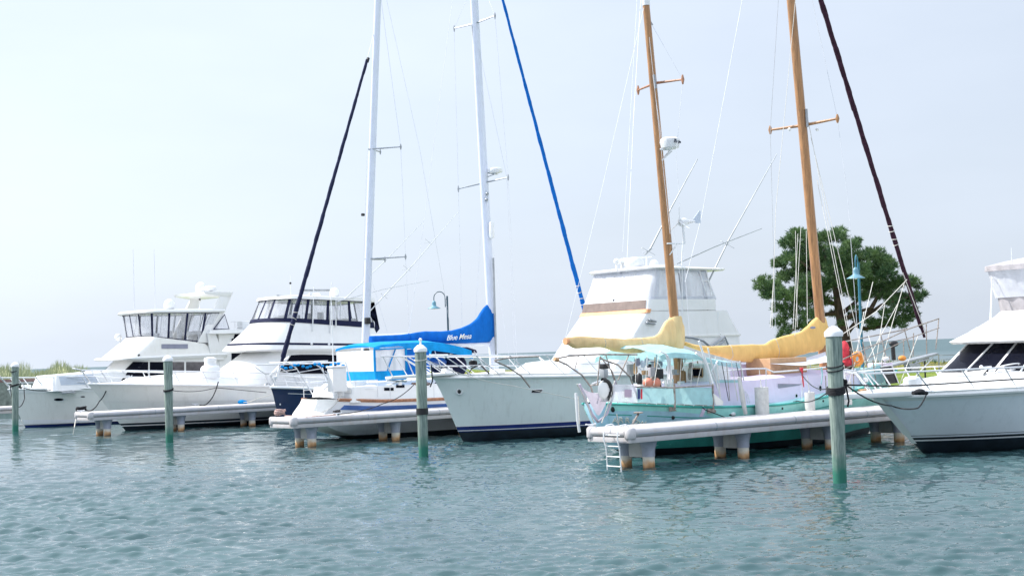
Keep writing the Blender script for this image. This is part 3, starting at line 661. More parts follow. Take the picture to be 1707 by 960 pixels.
left = Vector((-rtv.x*CU-rtv.y*SU, rtv.x*SU-rtv.y*CU)).normalized()
street_lamp(745, 484, 47.6, (left.x, left.y), 'slate blue gooseneck street lamp behind the blue sail cover', lampm2, lampshade_m)
al = Vector((left.x*.42-.2*0, left.y*.42)) ; towards = Vector((-fw.x*CU-fw.y*SU, fw.x*SU-fw.y*CU)).normalized()
ad = (left*.38 + towards*.92).normalized()
street_lamp(1430, 424, 47.6, (ad.x, ad.y), 'teal gooseneck street lamp in front of the pine tree', lampm, lampshade_m)
# ---- mooring piles
def mooring_pile(u, v, label, h=3.32):
    t = thing('mooring_pile', label, 'mooring pile', u, v, 0, 'green mooring piles standing in the water')
    prof = [(.145, -.8)] + [(.145 + .032*(z/h) + .003*math.sin(z*9), z) for z in [0, .3, .7, 1.1, 1.6, 2.1, 2.6, 3.0, h-.09]]
    build('post', MB().lathe(prof, (u, v, 0), 28), green_pile, t)
    build('cap', MB().lathe([(.20, h-.15), (.205, h-.06), (.19, h-.035), (.10, h+.05), (.012, h+.085)], (u, v, 0), 28), plastic_w, t)
    return t
p1 = mooring_pile(24.8, 20.43, 'green mooring pile nearest the camera with black rope wraps near its top')
p2 = dup(p1, .0, 15.95, 'green mooring pile with a black band in front of the blue-striped sailboat')
p3 = dup(p1, -.7, 32.5, 'green mooring pile in front of the long cream cruiser hull')
p4 = dup(p1, -.6, 50.4, 'green mooring pile at the far left edge of the photo')
for p_, a_, b_ in ((p2, .006, -.004), (p3, -.008, .006), (p4, .007, .010)): p_.rotation_euler.x = a_; p_.rotation_euler.y = b_
def wrap(u, v, z, r, m, label, n=2, dz=.05, th=.02, tilt=.04, group=None):
    P = [Vector((u+math.cos(a)*r, v+math.sin(a)*r, z+dz*a/(2*PI)+tilt*math.sin(a+1))) for a in [i*2*PI/24 for i in range(24*n+1)]]
    single('rope_wrap', MB().tube(P, th, 8), m, label, 'rope', (u, v, z), group)
wrap(24.8, 20.43, 2.40, .185, rope_blk, 'upper double black rope wrap round the nearest mooring pile', 2, .09, .013)
wrap(24.8, 20.43, 1.93, .185, rope_blk, 'thick lower black rope wrap round the nearest mooring pile', 5, .032, .02)
single('rubber_band', MB().lathe([(.165, 1.27), (.185, 1.27), (.185, 1.46), (.165, 1.46)], (24.8, 36.38, 0), 24), black, 'black rubber band around the mooring pile by the sailboat transom', 'pile band', (24.8, 36.38, 1.27))
wrap(24.8, 36.38, 2.93, .19, rope_wht, 'thin white rope turn round the top of the banded mooring pile', 1, .02, .014)
wrap(24.1, 52.93, 2.0, .185, rope_blk, 'black rope wrap on the pile in front of the cream cruiser', 2, .04, .02)
wrap(24.2, 70.83, 2.95, .185, rope_blk, 'upper black rope wrap on the leftmost mooring pile', 1, .03, .022)
wrap(24.2, 70.83, 2.25, .185, rope_blk, 'lower black rope wrap on the leftmost mooring pile', 2, .04, .024)
single('steel_pin', MB().tube([(24.86, 36.45, 3.3), (24.86, 36.45, 3.52)], .03, 8).ball((24.86, 36.45, 3.54), .055), plastic_w, 'small white pin standing on the cap of the banded mooring pile', 'pin', (24.86, 36.45, 3.38))
# ---- finger piers
def finger_pier(v0, label, u1=43.4):
    ua, ub = 24.35, u1; va, vb = v0, v0+1.7; zt = 1.06
    t = thing('finger_pier', label, 'pier', ua, (va+vb)/2, 0, 'white finger piers on short piles')
    mb = MB().box((ua+.12, va+.12, zt-.22), (ub, vb-.12, zt)); build('deck', mb, dock_top, t)
    mb = MB()
    for (x, y) in ((va+.11, 1), (vb-.11, -1)):
        mb.tube([(ua+.2, x, zt-.11), (ub, x, zt-.11)], .115, 14)
    mb.tube([(ua+.11, va+.12, zt-.11), (ua+.11, vb-.12, zt-.11)], .115, 14)
    build('bullnose', mb, dock_m, t)
    mb = MB()
    for x in (ua+3.1, ua+6.2, ua+9.3, ua+12.4, ua+15.5):
        for y in (va+.11, vb-.11): build('bullnose_joint', MB().tube([(x-.02, y, zt-.11), (x+.02, y, zt-.11)], .119, 14), alu_grey, t)
    gr = MB().box((ua+.3, va-.009, zt-.14), (ub, va-.002, zt-.125)); build('rub_groove', gr, blue_grey_m, t)
    for i in range(18):
        x = ua+.9+i; build('plank_joint', MB().box((x-.006, va+.2, zt+.001), (x+.006, vb-.2, zt+.004)), alu_grey, t)
    mb = MB().box((ua+.04, va+.04, zt-.36), (ub, va+.15, zt-.222)).box((ua+.04, vb-.15, zt-.36), (ub, vb-.04, zt-.222)).box((ua+.04, va+.155, zt-.36), (ua+.15, vb-.155, zt-.222))
    build('fascia', mb, dock_m, t, bevel=.02)
    for y in (va+.13, vb-.13): build('corner_cap', MB().lathe([(.14, zt-.25), (.15, zt-.23), (.15, zt-.03), (.11, zt+.02), (.03, zt+.025)], (ua+.13, y, 0), 20), dock_m, t)
    us = [25.35, 28.85, 32.45, 35.6, 38.9, 42.2]
    for u in us:
        for v in (va+.42, vb-.42):
            p = build('pile', MB().lathe([(.155, -.9), (.155, .3), (.152, .32)], (u, v, 0), 22), dock_pile_m, t)
            jb = MB().lathe([(.168, .30), (.168, .42), (.18, .5), (.24, .695)], (u, v, 0), 22); build('pile_head', jb, blue_grey_m, p)
        build('cross_beam', MB().box((u-.06, va+.60, .27), (u+.06, vb-.60, .695)), beam_m, t, bevel=.008)
    return t
d3 = finger_pier(26.6, 'white finger pier on short piles beside the teal ketch')
d2 = dup(d3, .1, 17.2, 'white finger pier under the blue-striped sailboat stern')
d1 = dup(d3, -.35, 34.3, 'white finger pier in front of the long cream cruiser')
d0 = dup(d3, -.3, 51.3, 'white finger pier behind the bow of the leftmost cruiser')
def cleat(u, v, label, z=1.06):
    mb = MB().box((u-.05, v-.03, z), (u+.05, v+.03, z+.07)).tube([(u-.17, v, z+.085), (u-.08, v, z+.07), (u+.08, v, z+.07), (u+.17, v, z+.085)], .022, 8)
    single('dock_cleat', mb, steel, label, 'cleat', (u, v, z), 'steel cleats on the piers')
for (px, py, z, lab) in [(985, 712, 1.06, 'steel cleat at the outer end of the pier beside the teal ketch'), (1262, 671, 1.06, 'steel cleat under the black rope coil beside the teal ketch'), (563, 692, 1.06, 'steel cleat on the pier by the sailboat transom'), (135, 687, 1.06, 'steel cleat at the outer end of the leftmost visible pier'), (325, 676, 1.06, 'steel cleat half way along the pier by the cream cruiser')]:
    q = AZ(px, py, z); cleat(q.x, q.y, lab)
def ladder():
    a = AU(1010, 700, 24.3).y; b = AU(1033, 700, 24.3).y; t = thing('dock_ladder', 'white tube ladder hanging from the outer end of the pier beside the teal ketch', 'ladder', 24.3, (a+b)/2, 0)
    for v in (a, b): build('side_rail', MB().tube([(24.62, v, 1.08), (24.5, v, 1.16), (24.32, v, 1.14), (24.22, v, 1.05), (24.2, v, .8), (24.27, v*.96+(a+b)*.02, .55), (24.3, v, -.1)], .018, 8), plastic_w, t)
    for z in (.12, .36, .62, .9): build('rung', MB().tube([(24.28, a, z), (24.28, b, z)], .016, 8), plastic_w, t)
ladder()
# ================================================================== BOATS, LEFT HALF
def pw_plan(): return [(0, 0), (.06, .30), (.15, .60), (.3, .88), (.5, 1), (.8, .98), (1, .92)]
def pw_planw(): return [(0, 0), (.04, .14), (.1, .34), (.25, .70), (.45, .92), (.7, .96), (1, .9)]
def box_on(par, name, c, s, m, bevel=.02): 
    c = Vector(c); h = Vector(s)/2; return build(name, MB().box(tuple(c-h), tuple(c+h)), m, par, bevel=bevel)
def antenna(par, p, h, r=.013, lean=(0, 0), m=None, name='antenna'):
    p = Vector(p); return build(name, MB().tube([p, p+Vector((lean[0], lean[1], h*.4)), p+Vector((lean[0]*2.4, lean[1]*2.4, h))], [r*1.5, r, r*.6], 6), m or plastic_w, par)
def radome(par, c, r=.3, h=.24, stand=.15, name='radome'):
    c = Vector(c); o = build(name, MB().lathe([(r*.55, stand), (r*.9, stand+.02), (r, stand+h*.35), (r*.97, stand+h*.7), (r*.75, stand+h*.93), (r*.2, stand+h)], c, 22), plastic_w, par)
    build('stand', MB().lathe([(r*.4, -.03), (r*.28, stand*.5), (r*.35, stand+.01)], c, 12), plastic_w, o)
def dome(par, c, r=.2, stand=.2, name='satellite_dome'):
    c = Vector(c); o = build(name, MB().lathe([(r*.7, stand), (r, stand+r*.3)] + [(r*math.cos(a), stand+r*.9+r*math.sin(a)) for a in [.0, .4, .8, 1.2, 1.5]], c, 18), plastic_w, par)
    build('stand', MB().tube([c, c+Vector((0, 0, stand+.02))], .04, 8), plastic_w, o)
def seat(par, c, w=.55, d=.5, h=.5, m=None, back=1):
    c = Vector(c); mb = MB().box((c.x-d/2, c.y-w/2, c.z), (c.x+d/2, c.y+w/2, c.z+h*.8)); mb.box((c.x+back*d*.32, c.y-w/2, c.z+h*.8), (c.x+back*d*.5, c.y+w/2, c.z+h*1.7)); build('helm_seat', mb, m or plastic_w, par, bevel=.05)
# ---------------------------------------------------------------- A: leftmost cruiser
def yacht_A():
    v0 = 75.3; t = thing('motor_yacht', 'leftmost white motor cruiser with a sage grey bow, clear flybridge curtains and swept radar arch', 'motor yacht', 30, v0, 0, 'motor yachts moored bow out')
    h = Hull(v0, 4.8, [(25.35, 2.1), (25.5, 1.7), (26.2, .1), (26.6, -.6)], [(41, 2), (41, -.6)], [(0, 2.02), (.25, 1.92), (.5, 1.85), (1, 1.7)], pw_plan(), pw_planw(), .75, .12)
    h.make(t, hull_cream, navy_stripe, gel, railr=.045)
    h.stripe(t, lambda q: h.sheer(q)-.20, lambda q: h.sheer(q)-.04, gel, 'sheer_band', .02)
    h.stripe(t, lambda q: .16-.05*q, lambda q: .26+.55*max(0, .28-q), hull_white, 'spray_rail', .05, T=[i/30*.42 for i in range(31)])
    for (px, py, w) in ((98, 666, .5),):
        P = A(px, py, v0-2.0); b = h.skin(h.sheer, lambda q: 0, 12); bv = BVHTree.FromPolygons([tuple(p) for p in b.v], b.f)
        def oval(cx, cy, rx, ry, m, name, n=20, off=.012):
            mb = MB(); c = onto(bv, cx, cy, off); ring = [onto(bv, cx+rx*math.cos(i*2*PI/n), cy+ry*math.sin(i*2*PI/n), off) for i in range(n)]
            mb.add([c]+ring, [(0, i+1, (i+1) % n+1) for i in range(n)]); return build(name, mb, m, t)
        oval(99, 666, 9.5, 2.9, steel, 'porthole_rim'); oval(98, 665.6, 8, 2.1, glass, 'porthole', off=.02); oval(138, 661, 4, 1.3, glass2, 'vent_slot', 8)
    trunk = Loft(v0, [dict(z=1.85, f=26.9, r=31.5, hw=1.75, hwr=1.9, nose=.7, e=3), dict(z=(2.66, 2.78), f=27.25, r=31.5, hw=1.5, hwr=1.7, nose=.4, e=3.6)])
    build('trunk_cabin', trunk.mesh(camber=.08), gel, t); bt = trunk.bvh()
    window(bt, [(66, 627), (150, 620), (172, 640), (60, 643)], t, canvas_awn, 'trunk_side_panel', off=.01)
    window(bt, [(40, 627), (56, 627), (51, 638), (37, 637)], t, canvas_awn, 'front_hatch_cover')
    cab = Loft(v0, [dict(z=1.8, f=30.0, r=36.6, hw=2.02, nose=.9, e=3), dict(z=3.34, f=31.6, r=36.6, hw=1.95, nose=.9, e=3)])
    build('deckhouse', cab.mesh(), gel, t); bc = cab.bvh()
    for q in ([(222, 603), (247, 603), (247, 637), (188, 637)], [(249.5, 603), (274, 603), (274, 637), (249.5, 637)], [(277, 603), (307, 603), (307, 637), (277, 637)], [(310, 603), (342, 603), (348, 637), (310, 637)]):
        window(bc, q, t, glass if q[0][0] < 260 else glass2, 'side_window', off=.012, mirror=v0)
    window(bc, [(138, 600), (170, 600), (158, 606), (128, 607)], t, glass, 'front_window', off=.015)
    brow = Loft(v0, [dict(z=3.34, f=30.7, r=36.9, hw=2.1, nose=.9, e=3), dict(z=(3.42, 3.5), f=30.5, r=36.95, hw=2.15, nose=.9, e=3), dict(z=(3.50, 3.58), f=30.6, r=36.95, hw=2.1, nose=.9, e=3)])
    build('brow', brow.mesh(bot=True), gel, t)
    fb = Loft(v0, [dict(z=(3.5, 3.55), f=30.9, r=36.4, hw=2.05, nose=.9, e=3), dict(z=(4.62, 4.12), f=32.35, r=35.7, hw=1.9, nose=.8, e=3)])
    build('flybridge', fb.mesh(top=False), gelfront, t); bf = fb.bvh()
    o = window(bf, [(269, 573.5), (313, 573.5), (313, 581), (269, 581)], t, plate_m, 'nameplate', off=.02)
    a = onto(bf, 272, 580, .03); b = onto(bf, 310, 580, .03)
    build('horn', MB().tube([onto(bf, 231, 592, 0), onto(bf, 231, 592, .1)], .05, 8), black, t)
    enc = Loft(v0, [dict(z=(4.60, 4.12), f=32.3, r=36.1, hw=1.9, nose=.8, e=2.6), dict(z=(5.85, 5.85), f=32.1, r=36.65, hw=1.95, nose=.8, e=2.6)])
    enclosure(enc, t, [0, .13, .25, .375, .51, .645, .77, .97], canvas_navy, vinyl, w=.008, wb=.03)
    top = Loft(v0, [dict(z=5.84, f=31.95, r=36.9, hw=2.0, nose=.8), dict(z=5.92, f=31.85, r=36.95, hw=2.05, nose=.8), dict(z=6.02, f=32.0, r=36.9, hw=2.0, nose=.8)])
    build('hardtop', top.mesh(bot=True, camber=.08), gel, t)
    # interior that shows through the curtains
    build('bridge_console', Loft(v0, [dict(z=3.6, f=32.6, r=33.3, hw=1.4), dict(z=4.75, f=32.9, r=33.3, hw=1.3)]).mesh(), plastic_w, t)
    for y in (-.7, .6): seat(t, (34.5, v0+y, 3.9), h=.6)
    for x in (33.0, 35.3):
        for y in (-1.7, 1.7): build('top_support', MB().tube([(x, v0+y, 4.0), (x+.25, v0+y, 5.86)], .025, 6), steel, t)
    # radar arch sweeping aft
    for sd in (-1, 1):
        y = v0+sd*1.93
        build('arch_leg', MB().prism([(35.2, y, 4.2), (36.0, y, 4.15), (37.45, y, 7.0), (36.75, y, 7.0)], (0, -sd*.12, 0)), gel, t, bevel=.02)
    build('arch_top', MB().prism([(36.6, v0-1.95, 6.75), (37.3, v0-1.95, 6.72), (37.45, v0-1.95, 7.0), (35.6, v0-1.95, 7.02), (35.7, v0-1.95, 6.88)], (0, 3.9, 0)), gel, t, bevel=.02)
    radome(t, (36.5, v0-1.0, 7.02), .34, .28, .08); dome(t, (36.3, v0-.2, 7.0), .3, .06)
    dome(t, (34.0, v0-1.0, 6.02), .30, .05); build('spot_lamp', MB().ball(A(197, 562, v0+1.4), .2).tube([A(197, 562, v0+1.4), A(203, 572, v0+1.3)], .05, 8), plastic_w, t)
    for (px, py) in ((224, 516), (259, 516)): p = A(px, py, v0); p.z = 6.05; antenna(t, p, 3.4, .014, (0, 0), wire)
    antenna(t, A(333, 515, v0-1), .95, .012); build('anchor_light', MB().ball(A(333, 499, v0-1), .06), black, t)
    # aft deck under its own roof
    build('aft_roof', Loft(v0, [dict(z=4.62, f=35.9, r=40.9, hw=2.2, nose=.1, e=6), dict(z=4.66, f=35.7, r=41, hw=2.25, nose=.1, e=6), dict(z=4.86, f=35.8, r=41, hw=2.2, nose=.1, e=6)]).mesh(bot=True), gel, t)
    aft = Loft(v0, [dict(z=1.75, f=36.4, r=40.7, hw=2.0, nose=.1, e=6), dict(z=4.64, f=36.4, r=40.7, hw=2.0, nose=.1, e=6)]); build('aft_cabin', aft.mesh(), gel, t); ba = aft.bvh()
    window(ba, [(361, 556), (379.5, 556), (379.5, 596), (370, 596)], t, glass2, 'aft_window', fm=steel, fr=.012)
    window(ba, [(385, 556), (404, 556), (404, 604), (385, 604)], t, glass, 'aft_door', fm=plastic_w, fr=.02); window(ba, [(413, 556), (434, 556), (434, 580), (413, 580)], t, glass2, 'aft_window')
    build('coaming_fairing', MB().prism([A(346, 556, 73.2), A(360, 556, 73.2), A(374, 600, 73.2), A(352, 600, 73.2)], (0, .12, 0)), gel, t, bevel=.02)
    mb = MB(); za = 4.86
    y = v0-2.1; mb.tube([(37.1, y, za+.45), (40.9, y, za+.45), (40.9, v0+2.1, za+.45)], .018, 6).tube([(37.4, y, za+.2), (40.9, y, za+.2)], .012, 6)
    build('roof_rail', mb, steel, t)
    for x in (37.4, 38.6, 39.8, 40.9): build('stanchion', MB().tube([(x, y, za), (x, y, za+.46)], .016, 6), steel, t)
    box_on(t, 'roof_locker', (38.9, v0-1.0, za+.25), (1.3, .7, .5), plastic_w, .06); box_on(t, 'roof_locker', (40.2, v0-1.0, za+.32), (.6, .7, .62), plastic_w, .06)
    build('wind_wing', MB().prism([A(356, 549, 73.3), A(374.5, 524, 73.3), A(382, 548, 73.3)], (0, .01, 0)), vinyl, t)
    mb = MB().tube([A(356, 549, 73.3), A(374.5, 524, 73.3), A(382, 548, 73.3), A(356, 549, 73.3)], .03, 6); build('wing_frame', mb, canvas_navy, t)
    bow_rail(h, t, [.012, .05, .10, .16, .23, .30, .38], .62, .55, tip=(24.9, v0, 2.75), r=.03)
    box_on(t, 'windlass', (26.3, v0-.1, 2.12), (.45, .25, .2), plastic_w, .03)
    build('anchor', MB().tube([A(103, 655, 73.4), A(125, 653, 73.4)], .03, 6).prism([A(100, 652, 73.4), A(120, 650, 73.4), A(128, 655, 73.4), A(108, 656, 73.4)], (0, .25, 0)), alu_grey, t)
    return t
yacht_A()
# ---------------------------------------------------------------- B: long cream cruiser
def yacht_B():
    v0 = 65.0; t = thing('motor_yacht', 'long cream motor yacht with sweeping brow and black framed flybridge curtains', 'motor yacht', 30, v0, 0, 'motor yachts moored bow out')
    h = Hull(v0, 4.8, [(25.45, 2.4), (25.65, 2.2), (27.3, .1), (27.9, -.6)], [(41.6, 2), (41.6, -.6)], [(0, 2.26), (.2, 2.08), (.45, 1.86), (.75, 1.62), (1, 1.5)], pw_plan(), pw_planw(), .75, .34)
    h.make(t, hull_cream, bottom, gel, railr=.05, camber=.16)
    h.stripe(t, .20, .25, gel, 'boot_stripe', .012)
    h.stripe(t, lambda q: h.sheer(q)*.62, lambda q: h.sheer(q)*.62+.03, gel, 'knuckle', .02)
    h.stripe(t, lambda q: h.sheer(q)-.10, lambda q: h.sheer(q)-.0, gel, 'sheer_band', .02)
    fd = Loft(v0, [dict(z=(2.15, 1.8), f=27.0, r=36, hw=1.3, hwr=1.9, nose=1.5, e=2.2), dict(z=(2.45, 2.2), f=27.6, r=36, hw=1.1, hwr=1.7, nose=1.5, e=2.2)]); build('foredeck_trunk', fd.mesh(camber=.16), gel, t)
    cab = Loft(v0, [dict(z=(2.0, 1.5), f=31.9, r=40.2, hw=2.05, nose=2.0, e=2.4), dict(z=(2.75, 2.3), f=32.7, r=40.2, hw=2.0, nose=1.9, e=2.4), dict(z=(3.55, 3.42), f=34.0, r=40.2, hw=1.9, nose=1.6, e=2.4)])
    build('deckhouse', cab.mesh(), gel, t); bc = cab.bvh()
    pts = [(470, 620), (486, 598), (492, 592), (510, 591), (532, 591), (555, 591.5), (576, 593), (585, 598), (592, 608), (597, 617), (598, 621), (560, 622), (510, 621.5)]
    def wn(rng_): return
    L = [(463, 622.5), (486, 594)], [(486, 592), (560, 592)]
    o1 = window(bc, [(485, 592), (503, 591), (503, 622.5), (464, 622.5)], t, glass, 'side_window', off=.02)
    o2 = window(bc, [(503, 591), (540, 591), (540, 622.5), (503, 622.5)], t, glass, 'side_window', off=.02)
    o3 = window(bc, [(540, 591), (577, 593), (577, 622.5), (540, 622.5)], t, glass, 'side_window', off=.02); o4 = window(bc, [(577, 593), (584, 597), (597, 622.5), (577, 622.5)], t, glass, 'side_window', off=.02)
    brow = Loft(v0, [dict(z=(3.52, 3.36), f=33.3, r=40.6, hw=2.15, nose=1.8, e=2.4), dict(z=(3.62, 3.50), f=32.9, r=40.6, hw=2.25, nose=1.8, e=2.4), dict(z=(3.86, 3.62), f=33.1, r=40.6, hw=2.2, nose=1.8, e=2.4)])
    build('brow', brow.mesh(bot=True), gel, t)
    sb = Loft(v0, [dict(z=(3.87, 3.62), f=33.16, r=40.6, hw=2.185, nose=1.8, e=2.4), dict(z=(3.97, 3.73), f=33.2, r=40.6, hw=2.18, nose=1.8, e=2.4)]); build('brow_stripe', sb.mesh(), canvas_navy, t)
    fb = Loft(v0, [dict(z=(3.96, 3.72), f=33.25, r=40.5, hw=2.15, nose=1.8, e=2.4), dict(z=(4.62, 4.3), f=34.1, r=40.3, hw=2.0, nose=1.5, e=2.4), dict(z=(5.0, 4.62), f=34.5, r=40.2, hw=1.95, nose=1.4, e=2.4)])
    build('flybridge', fb.mesh(top=False), gel, t); bf = fb.bvh()
    band = Loft(v0, [dict(z=(5.0, 4.55), f=34.44, r=40.22, hw=1.975, nose=1.4, e=2.4), dict(z=(5.16, 4.86), f=34.5, r=40.2, hw=1.97, nose=1.4, e=2.4)]); build('coaming_band', band.mesh(top=False), canvas_navy, t)
    enc = Loft(v0, [dict(z=(5.12, 4.8), f=34.5, r=40.2, hw=1.95, nose=1.4, e=2.4), dict(z=(6.15, 5.95), f=35.0, r=40.0, hw=1.85, nose=1.2, e=2.4)])
    enclosure(enc, t, [0, .10, .21, .33, .47, .62, .74, .80, .97], canvas_navy, vinyl, w=.009, wb=.06)
    top = Loft(v0, [dict(z=(6.12, 5.92), f=34.9, r=40.3, hw=1.95, nose=1.2, e=2.4), dict(z=(6.26, 6.1), f=34.95, r=40.3, hw=1.93, nose=1.2, e=2.4)]); build('hardtop', top.mesh(bot=True, camber=.12), gel, t)
    mb = MB(); y = 63.05; mb.prism([A(604, 508, y), A(620, 512, y), A(633, 548, y), A(625, 558, y), (40.2, y, 4.8), (40.2, y, 5.9)], (0, .03, 0)); build('aft_curtain', mb, canvas_navy, t)
    build('bridge_console', Loft(v0, [dict(z=4.0, f=35.6, r=36.3, hw=1.3), dict(z=5.3, f=35.9, r=36.3, hw=1.2)]).mesh(), plastic_w, t)
    for y in (-.7, .6): seat(t, (37.5, v0+y, 4.4), h=.62, m=gelfront)
    box_on(t, 'bench', (39.2, v0, 4.7), (.6, 2.6, .8), gelfront, .08)
    for x in (36.0, 38.2, 40.1):
        for y in (-1.75, 1.75): build('top_support', MB().tube([(x, v0+y, 4.5), (x+.1, v0+y, 6.1)], .028, 6), steel, t)
    dome(t, A(558, 499, v0-.6), .26, .12); radome(t, A(524, 499, v0), .34, .3, .05)
    o = build('radar_scanner', MB().box(tuple(A(524, 484, v0)-Vector((.9, .06, .06))), tuple(A(524, 484, v0)+Vector((.9, .06, .06)))), alu_grey, t, bevel=.02)
    build('scanner_post', MB().tube([A(524, 499, v0), A(524, 484, v0)], .07, 8), plastic_w, t)
    build('search_light', MB().tube([A(466, 500, v0-.8), A(466, 494, v0-.8)], .03, 6).tube([A(461, 493, v0-.8), A(471, 495, v0-.8)], .07, 8), alu_grey, t)
    build('horn', MB().tube([A(500, 498, v0-1), A(516, 499, v0-1)], [.05, .1], 8), brown_vinyl, t)
    antenna(t, A(485, 500, v0), 1.3, .01); build('anchor_light', MB().ball(A(484, 472, v0), .06), black, t)
    for (x, y, xt, yt) in ((521, 552, 523, 478), (550, 555, 553, 468), (560, 545, 560, 500)): build('antenna', MB().tube([A(x, y, 62.95), A(xt, yt, 62.95)], [.035, .018], 6), plastic_w, t)
    # outriggers
    for (pts, w) in (([(573, 500), (640, 437), (707, 368)], .02), ([(560, 503), (640, 482), (715, 468)], .018), ([(606, 530), (690, 440), (767, 350)], .022)):
        build('outrigger', MB().tube([A(x, y, 63.0) for x, y in pts], [w*1.5, w, w*.5], 6), wire, t)
    for (x, y) in ((678, 447), (714, 403), (640, 493)): build('spreader_cross', MB().tube([A(x-6, y-5, 63), A(x+6, y+5, 63)], .012, 5).tube([A(x-7, y+3, 63), A(x+7, y-2, 63)], .012, 5), wire, t)
    bow_rail(h, t, [.01, .05, .10, .16, .23, .31, .40, .50, .60], .66, .45, tip=(24.9, v0, 3.0), r=.03)
    # covered deck box on the foredeck
    c = A(351, 628, v0-1.0); build('liferaft_canister', MB().lathe([(.42, -.05), (.47, .1), (.47, .42), (.40, .52), (.30, .56), (.27, .72), (.30, .74), (.30, .9), (.12, .96)], c, 22), plastic_w, t)
    build('anchor', MB().tube([A(439, 645, 62.7), A(450, 648, 62.7), A(455, 655, 62.7)], .05, 8).torus(A(446, 645, 62.7), .17, .04, (0, 1, 0)), alu_grey, t)
    for x, y in ((519, 573), (548, 574)): build('antenna_mount', MB().ball(A(x, y, 62.85), .08), plastic_w, t)
    return t
yacht_B()
# ---------------------------------------------------------------- sail boat helpers
def mast(par, foot, head, rf, rs, m, name='mast', taper=.85):
    foot, head = Vector(foot), Vector(head); n = 10
    return build(name, MB().tube([foot.lerp(head, i/n) for i in range(n+1)], [rf*(1-(1-taper)*i/n) for i in range(n+1)], 16, ell=(rs/rf, 1)), m, par)
def stay(par, pts, r=.008, m=None, name='stay'): return build(name, MB().tube(pts, r, 5), m or wire, par)
def furled(par, a, b, r0, r1, m, name='furled_jib', wraps=None, sag=0.0):
    a, b = Vector(a), Vector(b); n = 60; P = []; R = []
    for i in range(n+1):
        q = i/n; p = a.lerp(b, q); P.append(p + Vector((math.sin(q*61)*.003, math.sin(q*37)*.003, -sag*4*q*(1-q)))); R.append((r0+(r1-r0)*q)*(1+.07*math.sin(q*47)+.05*math.sin(q*113))*(1 if q > .02 else .6))
    ax = (b-a).normalized(); x = ax.orthogonal().normalized(); y = ax.cross(x); rows = []; nn_ = 150; L_ = (b-a).length
    for i in range(nn_+1):
        q = i/nn_; j = min(n, int(q*n)); c = a.lerp(b, q) + (P[j]-a.lerp(b, j/n)); row = []
        for k in range(12):
            th = k*2*PI/12; w = (th - q*L_*5.5) % (2*PI); row.append(c + (x*math.cos(th)+y*math.sin(th))*R[j]*(.94+.13*w/(2*PI)))
        rows.append(row)
    o = build(name, MB().grid(rows, cv=True), m, par)
    if wraps:
        mb = MB()
        for q in wraps:
            c = a.lerp(b, q); mb.torus(c, (r0+(r1-r0)*q)*1.1, .014, (b-a).normalized()+Vector((.3*math.sin(q*99), 0, 0)), 16, 5)
        build('lashing', mb, rope_wht, o)
    return o
def spreader(par, a, b, r=.03, m=None):
    a, b = Vector(a), Vector(b); o = build('spreader', MB().tube([a, b], [r*1.2, r*.8], 8), m or alu_grey, par); build('tip', MB().tube([b+Vector((0, 0, -.14)), b, b+Vector((0, 0, .14))], [r*.6, r*1.5, r*.6], 8), m or alu_grey, o)
def cover(par, top, bot, v, th, m, name='sail_cover', folds=1.0, n=150, seed=0):
    """sail cover over the boom: outline along the boom (top and bottom), inflated to thickness th"""
    tp = sorted(top); bp = sorted(bot); ft = sp(*zip(*tp)); fbm = sp(*zip(*bp)); x0 = max(tp[0][0], bp[0][0]); x1 = min(tp[-1][0], bp[-1][0]); rows = []; K = 22
    ph = [random.Random(seed+i).random()*6.28 for i in range(12)]
    for i in range(n+1):
        x = x0+(x1-x0)*i/n; zt, zb = ft(x), fbm(x); mid = (zt+zb)/2; hh = (zt-zb)/2; row = []; tt = th*min(1, .45+hh*1.1)*(1 if 0 < i < n else .55)
        for k in range(K):
            a = 2*PI*k/K; cz = math.cos(a); cy = math.sin(a)
            f = 1 + folds*(.035*math.sin(x*5.1+cz*3+ph[0]) + .03*math.sin(x*13.3-cz*7+ph[1]) + .028*math.sin(x*29+cz*11+ph[2]) + .018*math.sin(x*51-cz*5+ph[4]))
            row.append(Vector((x, v + math.copysign(abs(cy)**.8, cy)*tt*f*(1-.35*max(0, cz)), mid + math.copysign(abs(cz)**.9, cz)*hh*(1+.012*math.sin(x*13+ph[3])))))
        rows.append(row)
    mb = MB(); mb.grid(rows, cv=True); k = len(mb.v); mb.f.append(tuple(range(K))[::-1]); mb.f.append(tuple(k-K+j for j in range(K)))
    o = build(name, mb, m, par)
    for q in (.3, .62):
        r_ = rows[int(q*n)]; build('lashing', MB().tube([p + (p-Vector((p.x, v, (r_[0].z+r_[K//2].z)/2))).normalized()*.006 for p in r_+[r_[0]]], .008, 5), m if name == 'sail_cover' else rope_wht, o)
    return o
def px_list(L, v): return [(A(x, y, v).x, A(x, y, v).z) for x, y in L]
def sail_plan(): return [(0, 0), (.06, .20), (.18, .50), (.35, .84), (.55, 1), (.8, .9), (1, .66)]
def sail_planw(): return [(0, 0), (.15, .22), (.35, .62), (.55, .86), (.8, .74), (1, .35)]
